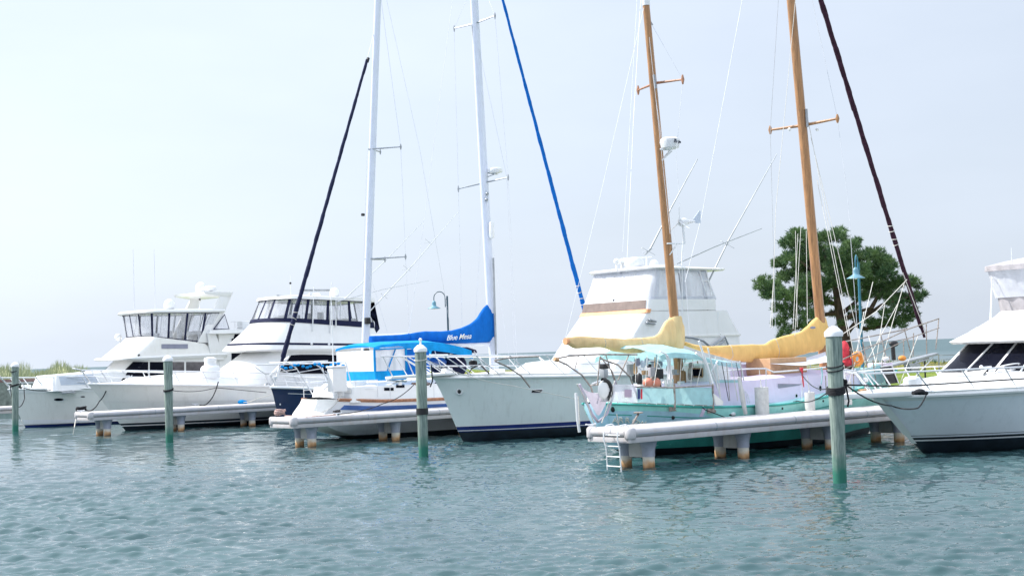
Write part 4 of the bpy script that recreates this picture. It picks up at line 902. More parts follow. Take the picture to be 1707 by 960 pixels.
# ---------------------------------------------------------------- C: navy sloop
def boat_C():
    v0 = 57.8; t = thing('sailing_boat', 'navy hulled sloop bow out with a dark furled jib and a white mast', 'sailing boat', 33, v0, 0, 'sailing boats in the slips')
    h = Hull(v0, 3.7, [(31.15, 2.0), (31.25, 1.8), (31.7, .2), (32.6, -.6)], [(43.6, 2), (43.0, .3), (42.4, -.6)], [(0, 1.86), (.3, 1.60), (.6, 1.45), (1, 1.5)], sail_plan(), sail_planw(), .9, .12)
    h.make(t, navy, bottom, gel, railr=.055, railm=gel, camber=.06)
    h.stripe(t, lambda q: h.sheer(q)-.27, lambda q: h.sheer(q)-.245, gel, 'cove_stripe', .01, T=[.05+i/40*.9 for i in range(41)])
    tr = Loft(v0, [dict(z=1.5, f=33.6, r=40, hw=1.1, hwr=1.3, nose=.9, e=2.2), dict(z=(1.9, 1.95), f=34.2, r=40, hw=.95, hwr=1.2, nose=.8, e=2.2)]); build('cabin_trunk', tr.mesh(camber=.1), gel, t)
    window(tr.bvh(), [(560, 634), (600, 633), (600, 638), (560, 639)], t, glass, 'cabin_window')
    m = mast(t, (36.15, v0, 1.85), A(632, -60, v0), .20, .155, alum)
    furled(t, A(467, 612, v0), A(612, 100, v0), .11, .065, canvas_navy, wraps=[.13, .15, .17])
    build('furler_drum', MB().tube([A(455, 645, v0), A(461, 628, v0), A(466, 612, v0)], [.035, .05, .05], 8).lathe([(.05, 0), (.12, .02), (.12, .12), (.05, .14)], A(459, 632, v0), 14), plastic_w, t)
    stay(t, [A(612, 100, v0), A(627, 40, v0)], .012); build('halyard_swivel', MB().tube([A(612, 104, v0), A(614, 97, v0)], .08, 8), black, t)
    for (py, xm, xt, yt) in ((249, 615, 668, 245), (432, 609, 676, 428)):
        spreader(t, A(xm, py, v0), A(xt, yt, v0-.9), .035); a = A(xm, py, v0); b = A(xt, yt, v0-.9); spreader(t, a, (b.x, v0+.9, b.z), .035)
    stay(t, [A(668, 245, v0-.9), A(676, 428, v0-.9), A(686, 635, v0-1.6)], .008)
    stay(t, [A(630, -40, v0), A(668, 245, v0-.9)], .008); stay(t, [A(640, -20, v0), A(700, 250, v0-.4), A(760, 600, v0)], .007)
    stay(t, [A(612, 250, v0+.2), A(601, 620, v0+1.5)], .007); stay(t, [A(609, 432, v0-.1), A(670, 634, v0-1.6)], .007)
    build('mast_fitting', MB().tube([A(603, 358, v0-.2), A(607, 358, v0-.2)], .07, 8), black, t)
    build('mast_bag', MB().box(tuple(A(611, 540, v0-.3)), tuple(A(611, 540, v0-.3)+Vector((.25, .2, .3)))).box(tuple(A(610, 590, v0-.3)), tuple(A(610, 590, v0-.3)+Vector((.2, .2, .25)))), black, t, bevel=.03)
    build('boom', MB().tube([A(607, 562, v0), (41.5, v0, A(607, 562, v0).z+.1)], .1, 12), alum, t)
    build('ratlines', MB().tube([A(618, 600, v0-.8), A(632, 600, v0-.8)], .015, 6).tube([A(616, 560, v0-.8), A(620, 630, v0-1.2)], .015, 6), wire, t)
    bow_rail(h, t, [.02, .09, .20, .34], .58, .25, tip=A(481, 595, v0), r=.018); 
    mb = MB()
    for sd in (-1, 1): mb.tube([h.edge(.34, sd, dz=.58), h.edge(.5, sd, dz=.58), h.edge(.68, sd, dz=.58), h.edge(.9, sd, dz=.58)], .009, 5)
    build('lifeline', mb, wire, t)
    for q in (.5, .68, .9):
        for sd in (-1, 1): build('stanchion', MB().tube([h.edge(q, sd), h.edge(q, sd, dz=.6)], .014, 6), steel, t)
    build('bow_fairlead', MB().ball(A(467, 674, v0-.12), .05, sx=.6), steel, t)
boat_C()
# ---------------------------------------------------------------- D: white boat with the blue cover
def boat_D():
    v0 = 47.4; t = thing('sailing_boat', 'white sloop stern out with a blue hull stripe, bright blue sail cover and blue dodger', 'sailing boat', 33, v0, 0, 'sailing boats in the slips')
    h = Hull(v0, 4.0, [(42.9, 2.2), (42.4, 1.6), (41.0, .1), (40, -.6)], [(27.75, 1.9), (27.65, 1.55), (27.05, .8), (27.6, .45), (29.0, 0.05), (31, -.6)], [(0, 1.9), (.3, 1.55), (.6, 1.38), (.85, 1.42), (1, 1.55)], sail_plan(), [(0, 0), (.15, .22), (.35, .62), (.55, .86), (.8, .74), (1, .46)], .95, .16)
    h.make(t, hull_white, bottom, gel, railr=.045, railm=teak, transom_m=gelfront, camber=.08, bulge=.25)
    h.stripe(t, lambda q: h.sheer(q)-.36, lambda q: h.sheer(q)-.20, blue_stripe, 'hull_stripe', .01, T=[.02+i/44*.95 for i in range(45)])
    h.stripe(t, lambda q: h.sheer(q)-.075, lambda q: h.sheer(q)-.04, teak, 'teak_strip', .03)
    co = Loft(v0, [dict(z=1.4, f=40.0, r=28.1, hw=1.2, hwr=1.52, nose=1.2, e=2.4), dict(z=(1.9, 1.98), f=39.2, r=28.2, hw=1.05, hwr=1.42, nose=1.0, e=2.4)]); build('coachroof', co.mesh(camber=.1), gel, t); bc = co.bvh()
    window(bc, [(640, 646), (656, 646), (656, 651), (640, 651)], t, glass, 'cabin_window', off=.015, mirror=v0); window(bc, [(575, 649), (586, 649), (586, 655), (575, 655)], t, gelfront, 'locker_lid', fm=alu_grey, fr=.006)
    window(bc, [(660, 641), (674, 641), (674, 646), (660, 646)], t, glass, 'cabin_window', off=.015)
    box_on(t, 'winch', (30.4, v0-1.3, 2.05), (.16, .16, .2), steel, .03)
    # transom gear
    b = MB(); rows = []
    for (x0, x1, y) in ((515, 532, 671), (513, 526, 685)): 
        p = A(x0, y, v0+.3); q = A(x1, y, v0-.3); b.tube([(27.05, p.y, p.z), (27.05, q.y, q.z)], .02, 6)
    build('transom_step', b, steel, t)
    mb = MB()
    for (x, y, s) in ((0, 0, 1), (0, 0, -1)):
        mb.tube([(29.3, v0+s*1.5, 1.55), (29.3, v0+s*1.5, 2.2), (27.7, v0+s*1.25, 2.2), (27.55, v0+s*.5, 2.2)], .018, 6); mb.tube([(28.4, v0+s*1.4, 1.55), (28.4, v0+s*1.4, 2.2)], .016, 6).tube([(27.7, v0+s*1.25, 1.6), (27.7, v0+s*1.25, 2.2)], .016, 6).tube([(29.3, v0+s*1.5, 1.88), (27.7, v0+s*1.25, 1.88)], .012, 6)
    build('pushpit', mb, steel, t)
    # davit arch with solar panel
    vn = v0-.6; mb = MB()
    for vv, dx in ((v0-.9, 0), (v0+.9, 0)):
        mb.tube([(27.9, vv, 1.7), (27.2, vv, 2.75), (26.95, vv, 2.9), (25.5, vv, 2.92)], .024, 8).tube([(27.2, vv, 2.7), (25.9, vv, 2.55), (25.45, vv, 2.85)], .018, 6).tube([(28.6, vv, 1.75), (28.3, vv, 2.9), (26.9, vv, 2.95)], .022, 8)
    mb.tube([(26.95, v0-.9, 2.9), (26.95, v0+.9, 2.9)], .022, 8).tube([(28.3, v0-.9, 2.9), (28.3, v0+.9, 2.9)], .022, 8).tube([(28.3, v0-.9, 2.6), (27.3, v0-.9, 1.9)], .018, 6).tube([(27.4, v0-.9, 2.6), (28.5, v0-.9, 1.9)], .018, 6)
    build('davit_arch', mb, steel, t)
    build('solar_panel', MB().box((26.0, v0-.8, 2.96), (27.6, v0+.8, 3.0)), plastic_w, t, bevel=.008)
    mb = MB()
    for i in range(16): 
        x = 25.6+i*.17; mb.ball((x, v0-.92+.04*math.sin(i*2), 2.82-.06*math.sin(i*1.3)), .075, 8, 6, sz=.7)
    build('blue_line_bundle', mb, canvas_cyan, t)
    build('fender_board', MB().tube([(27.9, v0-.98, 1.75), (27.6, v0-.98, 2.6)], .06, 8), canvas_blue, t)
    c = A(562, 631, v0-1.35); build('deck_box', MB().box((c.x-.30, c.y-.2, c.z-.48), (c.x+.30, c.y+.2, c.z+.40)), plastic_w, t, bevel=.03); build('box_lid', MB().box((c.x-.33, c.y-.23, c.z+.402), (c.x+.33, c.y+.23, c.z+.47)), plastic_w, t, bevel=.02)
    p = A(556, 625, v0-1.2); antenna(t, (p.x, p.y, 1.9), A(555, 505, v0-1.2).z-1.9, .022)
    box_on(t, 'helm_seat', (28.9, v0-.2, 2.0), (.7, 1.2, .35), gel, .06); box_on(t, 'outboard_bracket', (27.9, v0-1.0, 1.85), (.25, .3, .5), plastic_w, .04)
    build('winch_drum', MB().ball((27.75, v0-.75, 2.15), .09), black, t)
    # dodger and bimini
    bim = []
    outline = [(622, 579), (634, 575), (662, 572), (700, 571), (722, 570), (745, 573), (768, 578), (786, 584)]
    for (x, y) in outline:
        p = A(x, y, v0-1.35); row = []
        for j in range(13): s = -1.35+2.7*j/12; row.append(Vector((p.x, v0+s, p.z + .10*(1-(s/1.35)**2) - .0)))
        bim.append([Vector((p.x, v0-1.42, p.z-(.10 if x < 700 else .34)))] + row + [Vector((p.x, v0+1.42, p.z-.1))])
    build('bimini', MB().grid(bim), canvas_cyan, t)
    a = A(623, 580, v0-1.38); z1 = A(622, 582, v0-1.38).z-.04; z0 = A(640, 634, v0-1.38).z; zb = A(640, 618, v0-1.38).z
    xa = a.x; xb = A(683, 600, v0-1.38).x; xm = A(676, 600, v0-1.38).x
    def wallq(x0, x1, za, zc, m, name, y0=v0-1.40): return build(name, MB().grid([[Vector((x0+(x1-x0)*i/12, y0+.02*math.sin(i*1.3), za+(zc-za)*j/6)) for i in range(13)] for j in range(7)]), m, t)
    build('curtain_window', MB().grid([[A(627+(j/8)*2+(i/8)*(647-627)*1.0, 585+(j/8)*34, v0-1.38-.0) for i in range(9)] for j in range(9)]), vinyl_milky, t) if False else None
    wallq(xa+.08, xm, zb, z1, vinyl_milky, 'curtain_window'); wallq(xa, xm, z0, zb, canvas_cyan, 'curtain_skirt'); wallq(xm, xb+.9, z0+.05, z1, canvas_blue, 'side_curtain')
    build('curtain_window', MB().grid([[Vector((xa+.02, v0-1.38+2.76*i/8, zb+(z1-zb)*j/4)) for i in range(9)] for j in range(5)]), vinyl_milky, t)
    build('curtain_skirt', MB().grid([[Vector((xa+.02-.0, v0-1.38+2.76*i/8, z0+(zb-z0)*j/4)) for i in range(9)] for j in range(5)]), canvas_cyan, t)
    mb = MB()
    for (x0, x1) in ((xa, xa), (xm, xm), ((xa+xm)/2-.15, (xa+xm)/2+.25)): mb.tube([(x0, v0-1.42, zb), (x1, v0-1.42, z1+.05)], .025 if x0 != x1 else .045, 6)
    mb.tube([(xa, v0-1.42, z1+.03), (xb, v0-1.42, z1+.05)], .035, 6); build('curtain_frame', mb, canvas_cyan, t)
    for (x0, y0, x1, y1) in ((735, 612, 725, 585), (775, 585, 800, 615), (790, 585, 812, 618)):
        build('bimini_pole', MB().tube([A(x0, y0, v0-1.3), A(x1, y1, v0-1.3)], .018, 6), steel, t)
    build('dark_visor', MB().prism([A(778, 578, v0-1.3), A(794, 583, v0-1.3), A(796, 588, v0-1.3), A(776, 588, v0-1.3)], (0, 2.4, 0)), canvas_navy, t, bevel=.02)
    for (x, y, rx, rz, m) in ((758, 610, .55, .5, canvas_navy), (735, 615, .4, .28, canvas_navy), (728, 604, .42, .22, blue_stripe)):
        c = A(x, y, v0-.6); build('covered_gear', MB().ball(c, 1, 14, 10, sx=rx, sy=.35, sz=rz), m, t)
    # mast, cover, jib
    mast(t, (35.98, v0, 1.9), A(787, -60, v0), .21, .165, alum)
    top = [(616, 560), (662, 558), (687, 555), (709, 552), (733, 552), (748, 551), (769, 546), (784, 539), (794, 531), (801, 520), (808, 511), (814, 506), (822, 505)]
    bot = [(616, 577), (662, 575), (709, 571), (766, 573), (800, 571.5), (819, 570), (824, 567)]
    cover(t, px_list(top, v0), px_list(bot, v0), v0, .21, canvas_blue, folds=1.0, seed=3)
    p = A(744, 567.5, v0-.27); q = A(779, 564.5, v0-.27); text('lettering', 'Blue Mesa', letter_m, t, p, (q-p), (0, 0, 1), .30, .006, .5)
    build('boom', MB().tube([A(618, 577, v0), A(822, 573, v0)], .075, 10), alum, t)
    furled(t, A(982, 545, v0), A(838, 0, v0), .10, .055, canvas_blue, wraps=[.03, .05, .07, .09, .11, .13]); furled(t, A(838, 0, v0), A(825, -60, v0), .07, .06, canvas_blue, name='furled_jib_top')
    stay(t, [A(982, 545, v0), (42.6, v0, 1.95)], .02, name='furler_foil')
    for (xm, ym, xl, yl, xr, yr) in ((791, 40, 757, 48, 825, 27), (806, 305, 764, 315, 847, 296)):
        c = A(xm, ym, v0); L = A(xl, yl, v0+1.05); R = A(xr, yr, v0-1.05); spreader(t, c, L, .03); spreader(t, c, R, .03)
    stay(t, [A(757, 48, v0+1.05), A(764, 315, v0+1.05), A(772, 612, v0+1.8)], .007); stay(t, [A(825, 27, v0-1.05), A(847, 296, v0-1.05), A(862, 608, v0-1.8)], .007)
    stay(t, [A(795, -40, v0), A(757, 48, v0+1.05)], .007); stay(t, [A(800, -40, v0), A(825, 27, v0-1.05)], .007)
    stay(t, [A(790, 43, v0), A(845, 296, v0-.9), A(858, 606, v0-1.7)], .006); stay(t, [A(806, 305, v0), A(850, 608, v0-1.5)], .006); stay(t, [A(806, 305, v0), A(788, 612, v0+1.4)], .006)
    stay(t, [A(757, -20, v0), A(700, 420, v0), A(675, 600, v0), (27.9, v0, 1.7)], .007, name='backstay'); stay(t, [A(786, 40, v0), A(820, 420, v0-.1), A(828, 600, v0-.3)], .012, rope_wht, 'halyard')
    radome(t, A(826, 290, v0-.35), .30, .24, .03); build('radar_bracket', MB().tube([A(809, 288, v0), A(826, 290, v0-.35)], .03, 6).tube([A(810, 296, v0), A(824, 291, v0-.35)], .02, 6), alu_grey, t)
    p = A(819, 383, v0-.25); build('radar_reflector', MB().box((p.x-.10, p.y-.1, p.z-.36), (p.x+.12, p.y+.1, p.z+.34)), plastic_w, t, bevel=.09)
    build('whisker_pole', MB().tube([A(822, 430, v0-.3), A(827, 600, v0-.3)], .045, 8), alu_grey, t)
    for (x, y) in ((812, 323), (811, 333)): build('mast_fitting', MB().ball(A(x, y, v0-.2), .07), alu_grey, t)
    mb = MB()
    for sd in (-1, 1): mb.tube([h.edge(.98, sd, dz=.62), h.edge(.7, sd, dz=.62), h.edge(.4, sd, dz=.62), h.edge(.1, sd, dz=.65)], .008, 5)
    build('lifeline', mb, wire, t)
    for q in (.85, .72, .58, .44, .3, .15):
        for sd in (-1, 1): build('stanchion', MB().tube([h.edge(q, sd), h.edge(q, sd, dz=.64)], .013, 6), steel, t)
    for i in range(9): 
        p = A(690+i*20, 612, v0-1.2); build('deck_gear', MB().ball((p.x, p.y, 1.95), .14, 8, 6, sx=1.3, sz=.7), [teak, brown_vinyl, canvas_navy][i % 3], t)
boat_D()
# ================================================================== BOATS, RIGHT HALF
# ---------------------------------------------------------------- E: grey hulled sportfisher
def yacht_E():
    v0 = 40.8; t = thing('sportfishing_yacht', 'large sage grey hulled sportfishing yacht with a white curtained flybridge and outriggers', 'motor yacht', 34, v0, 0, 'motor yachts moored bow out')
    h = Hull(v0, 5.0, [(28.1, 2.5), (28.3, 2.3), (29.45, .1), (29.9, -.6)], [(45.5, 2), (45.5, -.6)], [(0, 2.28), (.25, 2.16), (.5, 2.08), (.62, 1.95), (.75, 1.5), (1, 1.4)], pw_plan(), [(0, 0), (.04, .15), (.1, .36), (.25, .72), (.45, .93), (.7, .96), (1, .92)], .8, .36)
    h.make(t, hull_grey, bottom, gel, railr=.055, camber=.2)
    h.stripe(t, .36, .55, navy_stripe, 'boot_stripe', .006); h.stripe(t, .555, .585, gel, 'pin_stripe', .008); h.stripe(t, .395, .42, gel, 'pin_stripe', .014)
    h.stripe(t, lambda q: h.sheer(q)-.02, lambda q: h.sheer(q)+.12, gel, 'toe_rail', -.04)
    b = h.skin(h.sheer, lambda q: 0, 12); bv = BVHTree.FromPolygons([tuple(p) for p in b.v], b.f)
    window(bv, [(887, 649), (905, 649), (901, 654.5), (885, 654.5)], t, glass, 'hull_vent', off=.012, fm=steel, fr=.01)
    c = onto(bv, 766, 652, .01); o = build('hawse_ring', MB().torus(c, .10, .025, (-.45, -.9, 0), 18, 6), steel, t); build('hawse_hole', MB().ball(c, .07, 10, 6, sy=.4), black, o)
    trunk = Loft(v0, [dict(z=(2.2, 2.1), f=32.3, r=37.5, hw=1.75, hwr=1.95, nose=.9, e=2.8), dict(z=(2.66, 2.62), f=33.2, r=37.5, hw=1.6, hwr=1.9, nose=.9, e=2.8)]); build('foredeck_trunk', trunk.mesh(camber=.12), gel, t)
    window(trunk.bvh(), [(940, 615), (963, 615), (963, 620), (940, 620)], t, canvas_awn, 'deck_hatch')
    cab = Loft(v0, [dict(z=2.1, f=34.5, r=41.6, hw=2.0, nose=.35, e=5), dict(z=3.5, f=35.75, r=41.6, hw=1.95, nose=.35, e=5), dict(z=4.42, f=36.6, r=41.0, hw=1.9, nose=.35, e=5)])
    build('deckhouse', cab.mesh(top=True), gel, t); bc = cab.bvh()
    ln = Loft(v0, [dict(z=(3.42, 3.42), f=35.64, r=41.65, hw=1.985, nose=.35, e=5), dict(z=(3.48, 3.48), f=35.68, r=41.65, hw=1.985, nose=.35, e=5)]); build('brow_line', ln.mesh(bot=True), gelfront, t)
    cm = Loft(v0, [dict(z=4.36, f=36.56, r=41.2, hw=1.93, nose=.35, e=5), dict(z=4.50, f=36.66, r=41.2, hw=1.92, nose=.35, e=5)]); build('orange_band', Loft(v0, [dict(z=4.36, f=36.53, r=36.9, hw=1.93, nose=.3, e=5), dict(z=4.50, f=36.63, r=36.9, hw=1.92, nose=.26, e=5)]).mesh(), orange_line, t)
    cl = Loft(v0, [dict(z=4.44, f=36.62, r=40.4, hw=1.91, nose=.35, e=5), dict(z=4.86, f=36.72, r=40.4, hw=1.9, nose=.35, e=5)]); build('flybridge', cl.mesh(top=False), gel, t)
    build('smoked_screen', MB().grid([[cl.at(.15+.8*i/3, q*.245/14, s, .015) for s in (1,) for q in range(14, -1, -1)] + [cl.at(.15+.8*i/3, q*.245/14, -1, .015) for q in range(1, 15)] for i in range(4)]), brown_vinyl, t)
    enc = Loft(v0, [dict(z=4.86, f=36.74, r=40.5, hw=1.88, nose=.35, e=5), dict(z=(6.0, 5.98), f=37.25, r=40.1, hw=1.82, nose=.35, e=5)])
    enclosure(enc, t, [0, .15, .30, .50, .66, .97], canvas_white, vinyl_milky, w=.012, wb=.10)
    build('bridge_console', Loft(v0, [dict(z=4.4, f=37.6, r=38.4, hw=1.3), dict(z=5.5, f=37.9, r=38.4, hw=1.2)]).mesh(), plastic_w, t); seat(t, (39.3, v0-.4, 4.5), h=.65)
    top = Loft(v0, [dict(z=(6.0, 5.96), f=37.1, r=40.9, hw=1.9, nose=.5, e=4), dict(z=(6.06, 6.02), f=37.0, r=40.95, hw=1.95, nose=.5, e=4), dict(z=(6.12, 6.05), f=37.1, r=40.9, hw=1.9, nose=.5, e=4)]); build('hardtop', top.mesh(bot=True, camber=.1), gel, t)
    for (x, y) in ((600, 0),):
        pass
    for (a0, b0) in (((1083, 533), (1094, 536)), ((1079, 538), (1092, 540))):
        build('air_horn', MB().tube([A(*a0, 38.82), A(*b0, 38.82)], [.045, .03], 8).ball(A(*a0, 38.82), .055, 8, 6), alu_grey, t)
    radome(t, A(1057, 449, v0-.4), .38, .42, .04); dome(t, A(1091, 449, v0-.8), .17, .05); box_on(t, 'life_jacket_box', A(1100, 447, v0-.8), (.7, .5, .25), plastic_w, .04)
    for x in (1028, 1037): build('search_light', MB().tube([A(x, 450, v0), A(x, 438, v0)], .05, 8).ball(A(x, 436, v0), .12, 10, 8), plastic_w, t)
    build('light_bar', MB().tube([A(1040, 431, v0), A(1086, 428, v0)], .035, 6).tube([A(1046, 431, v0), A(1046, 448, v0)], .03, 6).tube([A(1078, 429, v0), A(1078, 448, v0)], .03, 6), plastic_w, t)
    # back of the bridge: ladder frame, cockpit cover
    mb = MB(); vn = 38.95
    mb.tube([A(1166, 452, vn), A(1180, 500, vn), A(1196, 560, vn)], .03, 6).tube([A(1177, 452, vn), A(1188, 500, vn), A(1200, 545, vn)], .03, 6)
    for (a, b) in (((1169, 468), (1181, 468)), ((1176, 493), (1186, 492)), ((1160, 521), (1200, 521))): mb.tube([A(*a, vn), A(*b, vn)], .022, 6)
    build('tower_frame', mb, steel, t); build('tower_frame', MB().tube([A(1166, 452, vn+3.6), A(1192, 560, vn+3.6)], .03, 6), steel, t)
    mb = MB().tube([A(1132, 455, vn), A(1136, 505, vn), A(1140, 512, vn), A(1150, 514, vn), A(1158, 508, vn), A(1163, 500, vn)], .025, 6); build('hoist_hose', mb, alu_grey, t)
    build('bridge_wing_cloth', MB().grid([[A(1135+i*4.2, 520+j*(4+i*.9)*.9, vn+.02) for i in range(9)] for j in range(6)]), canvas_white, t)
    coc = Loft(v0, [dict(z=1.5, f=40.4, r=42.6, hw=2.2, nose=.1, e=6), dict(z=(3.55, 2.7), f=40.4, r=42.0, hw=2.0, nose=.1, e=6)]); build('cockpit_bulkhead', coc.mesh(), gel, t)
    P = [A(1137, 561, 38.7), A(1155, 563, 38.7), A(1172, 568, 38.7), A(1186, 580, 38.7), A(1194, 590, 38.7)]; build('cover_seam', MB().tube(P, .045, 6).tube([A(1185, 578, 38.7), A(1208, 561, 38.7), A(1214, 575, 38.7)], .04, 6).tube([A(1190, 585, 38.7), A(1210, 565, 38.7)], .03, 6), alu_grey, t)
    # outriggers with spreader crosses
    for (pts, w) in (([(1084, 415), (1120, 345), (1163, 265)], .024), ([(1128, 440), (1190, 412), (1270, 381)], .02), ([(1170, 492), (1215, 400), (1295, 257)], .024), ([(1172, 495), (1184, 530), (1198, 575)], .03), ([(1084, 415), (1075, 425)], .03)):
        build('outrigger', MB().tube([A(x, y, 39.0) for x, y in pts], [w*1.4] + [w]*(len(pts)-2) + [w*.6], 6), alu_grey, t)
    for (x, y) in ((1212, 407), (1080, 418), (1172, 490)): build('spreader_cross', MB().tube([A(x-10, y-5, 39), A(x+12, y+7, 39)], .015, 5).tube([A(x-10, y+4, 39), A(x+9, y-4, 39)], .015, 5), wire, t)
    build('antenna', MB().tube([A(1137, 545, 38.9), A(1137, 425, 38.9), A(1139, 380, 38.9)], [.03, .02, .012], 6), plastic_w, t); build('antenna', MB().tube([A(1192, 575, 38.9), A(1197, 520, 38.9)], [.05, .03], 6), plastic_w, t)
    # pulpit and rail
    build('bow_pulpit', MB().prism([(26.5, v0-.16, 2.30), (26.45, v0+.16, 2.30), (28.9, v0+.5, 2.36), (28.9, v0-.5, 2.36)], (0, 0, .09)), gel, t, bevel=.02)
    bow_rail(h, t, [.01, .035, .07, .12, .18, .25, .33, .42], .78, 1.5, tip=(26.2, v0, 3.08), r=.022)
    build('pulpit_strut', MB().tube([(26.6, v0-.1, 2.36), (26.3, v0, 3.06)], .02, 6).tube([(27.4, v0-.2, 2.36), (27.0, v0-.3, 3.06)], .018, 6).tube([(27.4, v0+.2, 2.36), (27.0, v0+.3, 3.06)], .018, 6), steel, t)
    build('anchor', MB().tube([(26.4, v0, 2.27), (27.2, v0, 2.20)], .03, 6).prism([(26.5, v0-.16, 2.1), (26.5, v0+.16, 2.1), (27.1, v0, 2.25)], (0, 0, .03)), steel, t)
    box_on(t, 'windlass', (28.9, v0, 2.5), (.3, .3, .18), steel, .03)
    box_on(t, 'dinghy_chock', (30.6, v0-.7, 2.42), (.4, .3, .16), gelfront, .03)
yacht_E()
# ---------------------------------------------------------------- F: teal ketch
def boat_F():
    v0 = 30.6; vn = 28.6; t = thing('sailing_ketch', 'teal and lavender ketch with two wooden masts and yellow sail covers, stern towards the water', 'sailing boat', 32, v0, 0, 'sailing boats in the slips')
    h = Hull(v0, 4.2, [(40.9, 2.5), (40.3, 2.0), (38.9, .2), (38, -.6)], [(26.7, 1.7), (26.75, 1.4), (26.95, .9), (27.5, .3), (28.3, -.1), (30, -.6)], [(0, 2.05), (.2, 1.70), (.42, 1.42), (.6, 1.28), (.8, 1.34), (1, 1.55)],
             [(0, 0), (.06, .28), (.18, .62), (.35, .92), (.55, 1), (.78, .95), (.88, .82), (.95, .60), (1, .22)], [(0, 0), (.12, .24), (.3, .66), (.5, .88), (.75, .80), (.9, .5), (1, .12)], 1.1, .22)
    h.make(t, teal, bottom, teal, railr=.035, railm=teal_low, transom_m=sky_blue, camber=.06, bulge=.12)
    h.stripe(t, .22, .62, teal_low, 'lower_hull_shade', .006); h.stripe(t, lambda q: h.sheer(q)-.32, lambda q: h.sheer(q)-.29, teal_low, 'bulwark_line', .02)  # lower strip carries the hull's shade in its colour; bulwark line is trim
    b = h.skin(h.sheer, lambda q: 0, 14); bv = BVHTree.FromPolygons([tuple(p) for p in b.v], b.f)
    # sky blue quarter panel with the name
    rows = []
    for i in range(9):
        rows.append([h.pt(1-.22*j/12*(1-.15*abs(i-4)/4), .72+(1.34-.72)*i/8*(1-.35*(j/12)**2), -1, .012) for j in range(13)])
    build('quarter_panel', MB().grid(rows), sky_blue, t)
    nb = 'ARROW'; 
    for i, ch in enumerate(nb):
        xx = 1021+10.5*i; yy = 702.5-2.5*math.sin(PI*i/4)+1.2*i; p = onto(bv, xx, yy, .045); p2 = onto(bv, xx+6, yy+.5, .045); p3 = onto(bv, xx, yy-9, .045)
        if p and p2 and p3: text('letter', ch, letter_m, t, p, (p2-p), (p3-p), .22, .02)
    for (x, y) in ((1022, 682), (1122, 695), (1240, 682.5), (1304, 680.5), (1372, 668)):
        c = onto(bv, x, y, .01)
        if c: build('porthole', MB().ball(c, .065 if x == 1122 else .035 if x > 1122 else .08, 10, 6, sy=.5), black, t)
    cs = Loft(v0, [dict(z=(1.45, 1.25), f=37.6, r=29.5, hw=1.2, hwr=1.75, nose=.8, e=3), dict(z=(2.12, 1.98), f=37.4, r=29.6, hw=1.1, hwr=1.68, nose=.8, e=3)]); build('cabin_trunk', cs.mesh(camber=.12), lav, t); bc = cs.bvh()
    window(bc, [(1296, 639.5), (1338, 640), (1330, 642.5), (1297, 647)], t, plate_m, 'name_panel', off=.015)
    for (x, y, rx, ry) in ((1276, 655, 4, 5), (1327, 659.5, 3, 3), (1367, 647, 2.6, 5)):
        c = onto(bc, x, y, .012)
        if c: o = build('porthole', MB().ball(c, 1, 14, 8, sx=rx*.017, sy=.02, sz=ry*.017), glass, t); build('rim', MB().torus(c, ry*.018, .012, (0, 1, 0), 18, 6), steel, o)
    # aft cockpit coaming and weather cloths
    def yv(px, py, v=vn): return A(px, py, v)
    box_on(t, 'cockpit_coaming', (28.7, v0, 1.6), (2.4, 2.5, .4), gelfront, .06)
    for (x0, x1, m) in ((1000, 1062, vinyl_milky), (1062, 1124, canvas_teal), (1126, 1188, canvas_teal)):
        rows = []
        for j in range(9):
            q = j/8; x = x0+(x1-x0)*q; yt = 640+ (x-1000)*.012 + (4 if x > 1060 else 0); yb = 669+(x-1000)*.042
            rows.append([yv(x, yt+(yb-yt)*i/5, vn + (.35*((1062-x)/62)**2 if x < 1062 else 0)) + Vector((0, .02*math.sin(j*1.7+i), 0)) for i in range(6)])
        build('weather_cloth', MB().grid(rows), m, t)
    top_l = [yv(985, 642, vn+.6), yv(1003, 640.5, vn+.3), yv(1062, 644.5), yv(1124, 646), yv(1189, 642)]; bot_l = [yv(1000, 668, vn+.35), yv(1062, 671.5), yv(1124, 674), yv(1188, 676)]
    build('cloth_rail', MB().tube(top_l, .022, 6), rusty, t); build('cloth_rail', MB().tube(bot_l, .014, 6), rusty, t)
    for x in (1124, 1188): build('stanchion', MB().tube([yv(x+1, 681), yv(x, 640)], .03, 6), rusty, t)
    for x in (1030, 1046, 1140, 1156, 1172, 1078, 1094, 1110): build('lacing_eye', MB().ball(yv(x, 671+(x-1030)*.036), .02, 6, 4), steel, t)
    for (x, y) in ((1122, 681), (1186, 684), (1060, 672)):
        c = onto(bv, x, y, .015); 
        if c: build('chain_plate', MB().box(tuple(c-Vector((.16, .01, .06))), tuple(c+Vector((.16, .012, .06)))), rusty, t)
    window(bv, [(1172, 677), (1178, 677), (1171, 694), (1165, 694)], t, lav, 'hull_plate', off=.02)
    build('flag_cloth', MB().grid([[yv(1063+i*2, 648+j*3.4, vn-.05) for i in range(3)] for j in range(6)]), navy_stripe, t); build('flag_stripe', MB().grid([[yv(1068+i*1.5, 648+j*3.4, vn-.055) for i in range(3)] for j in range(6)]), red_cloth, t)
    build('cloth_patch', MB().grid([[yv(1041+i*4, 649+j*3.2, vn-.02) for i in range(4)] for j in range(5)]), mat('patch_mauve', (.42, .33, .42), .8), t)
    # bimini over the cockpit
    rows = []
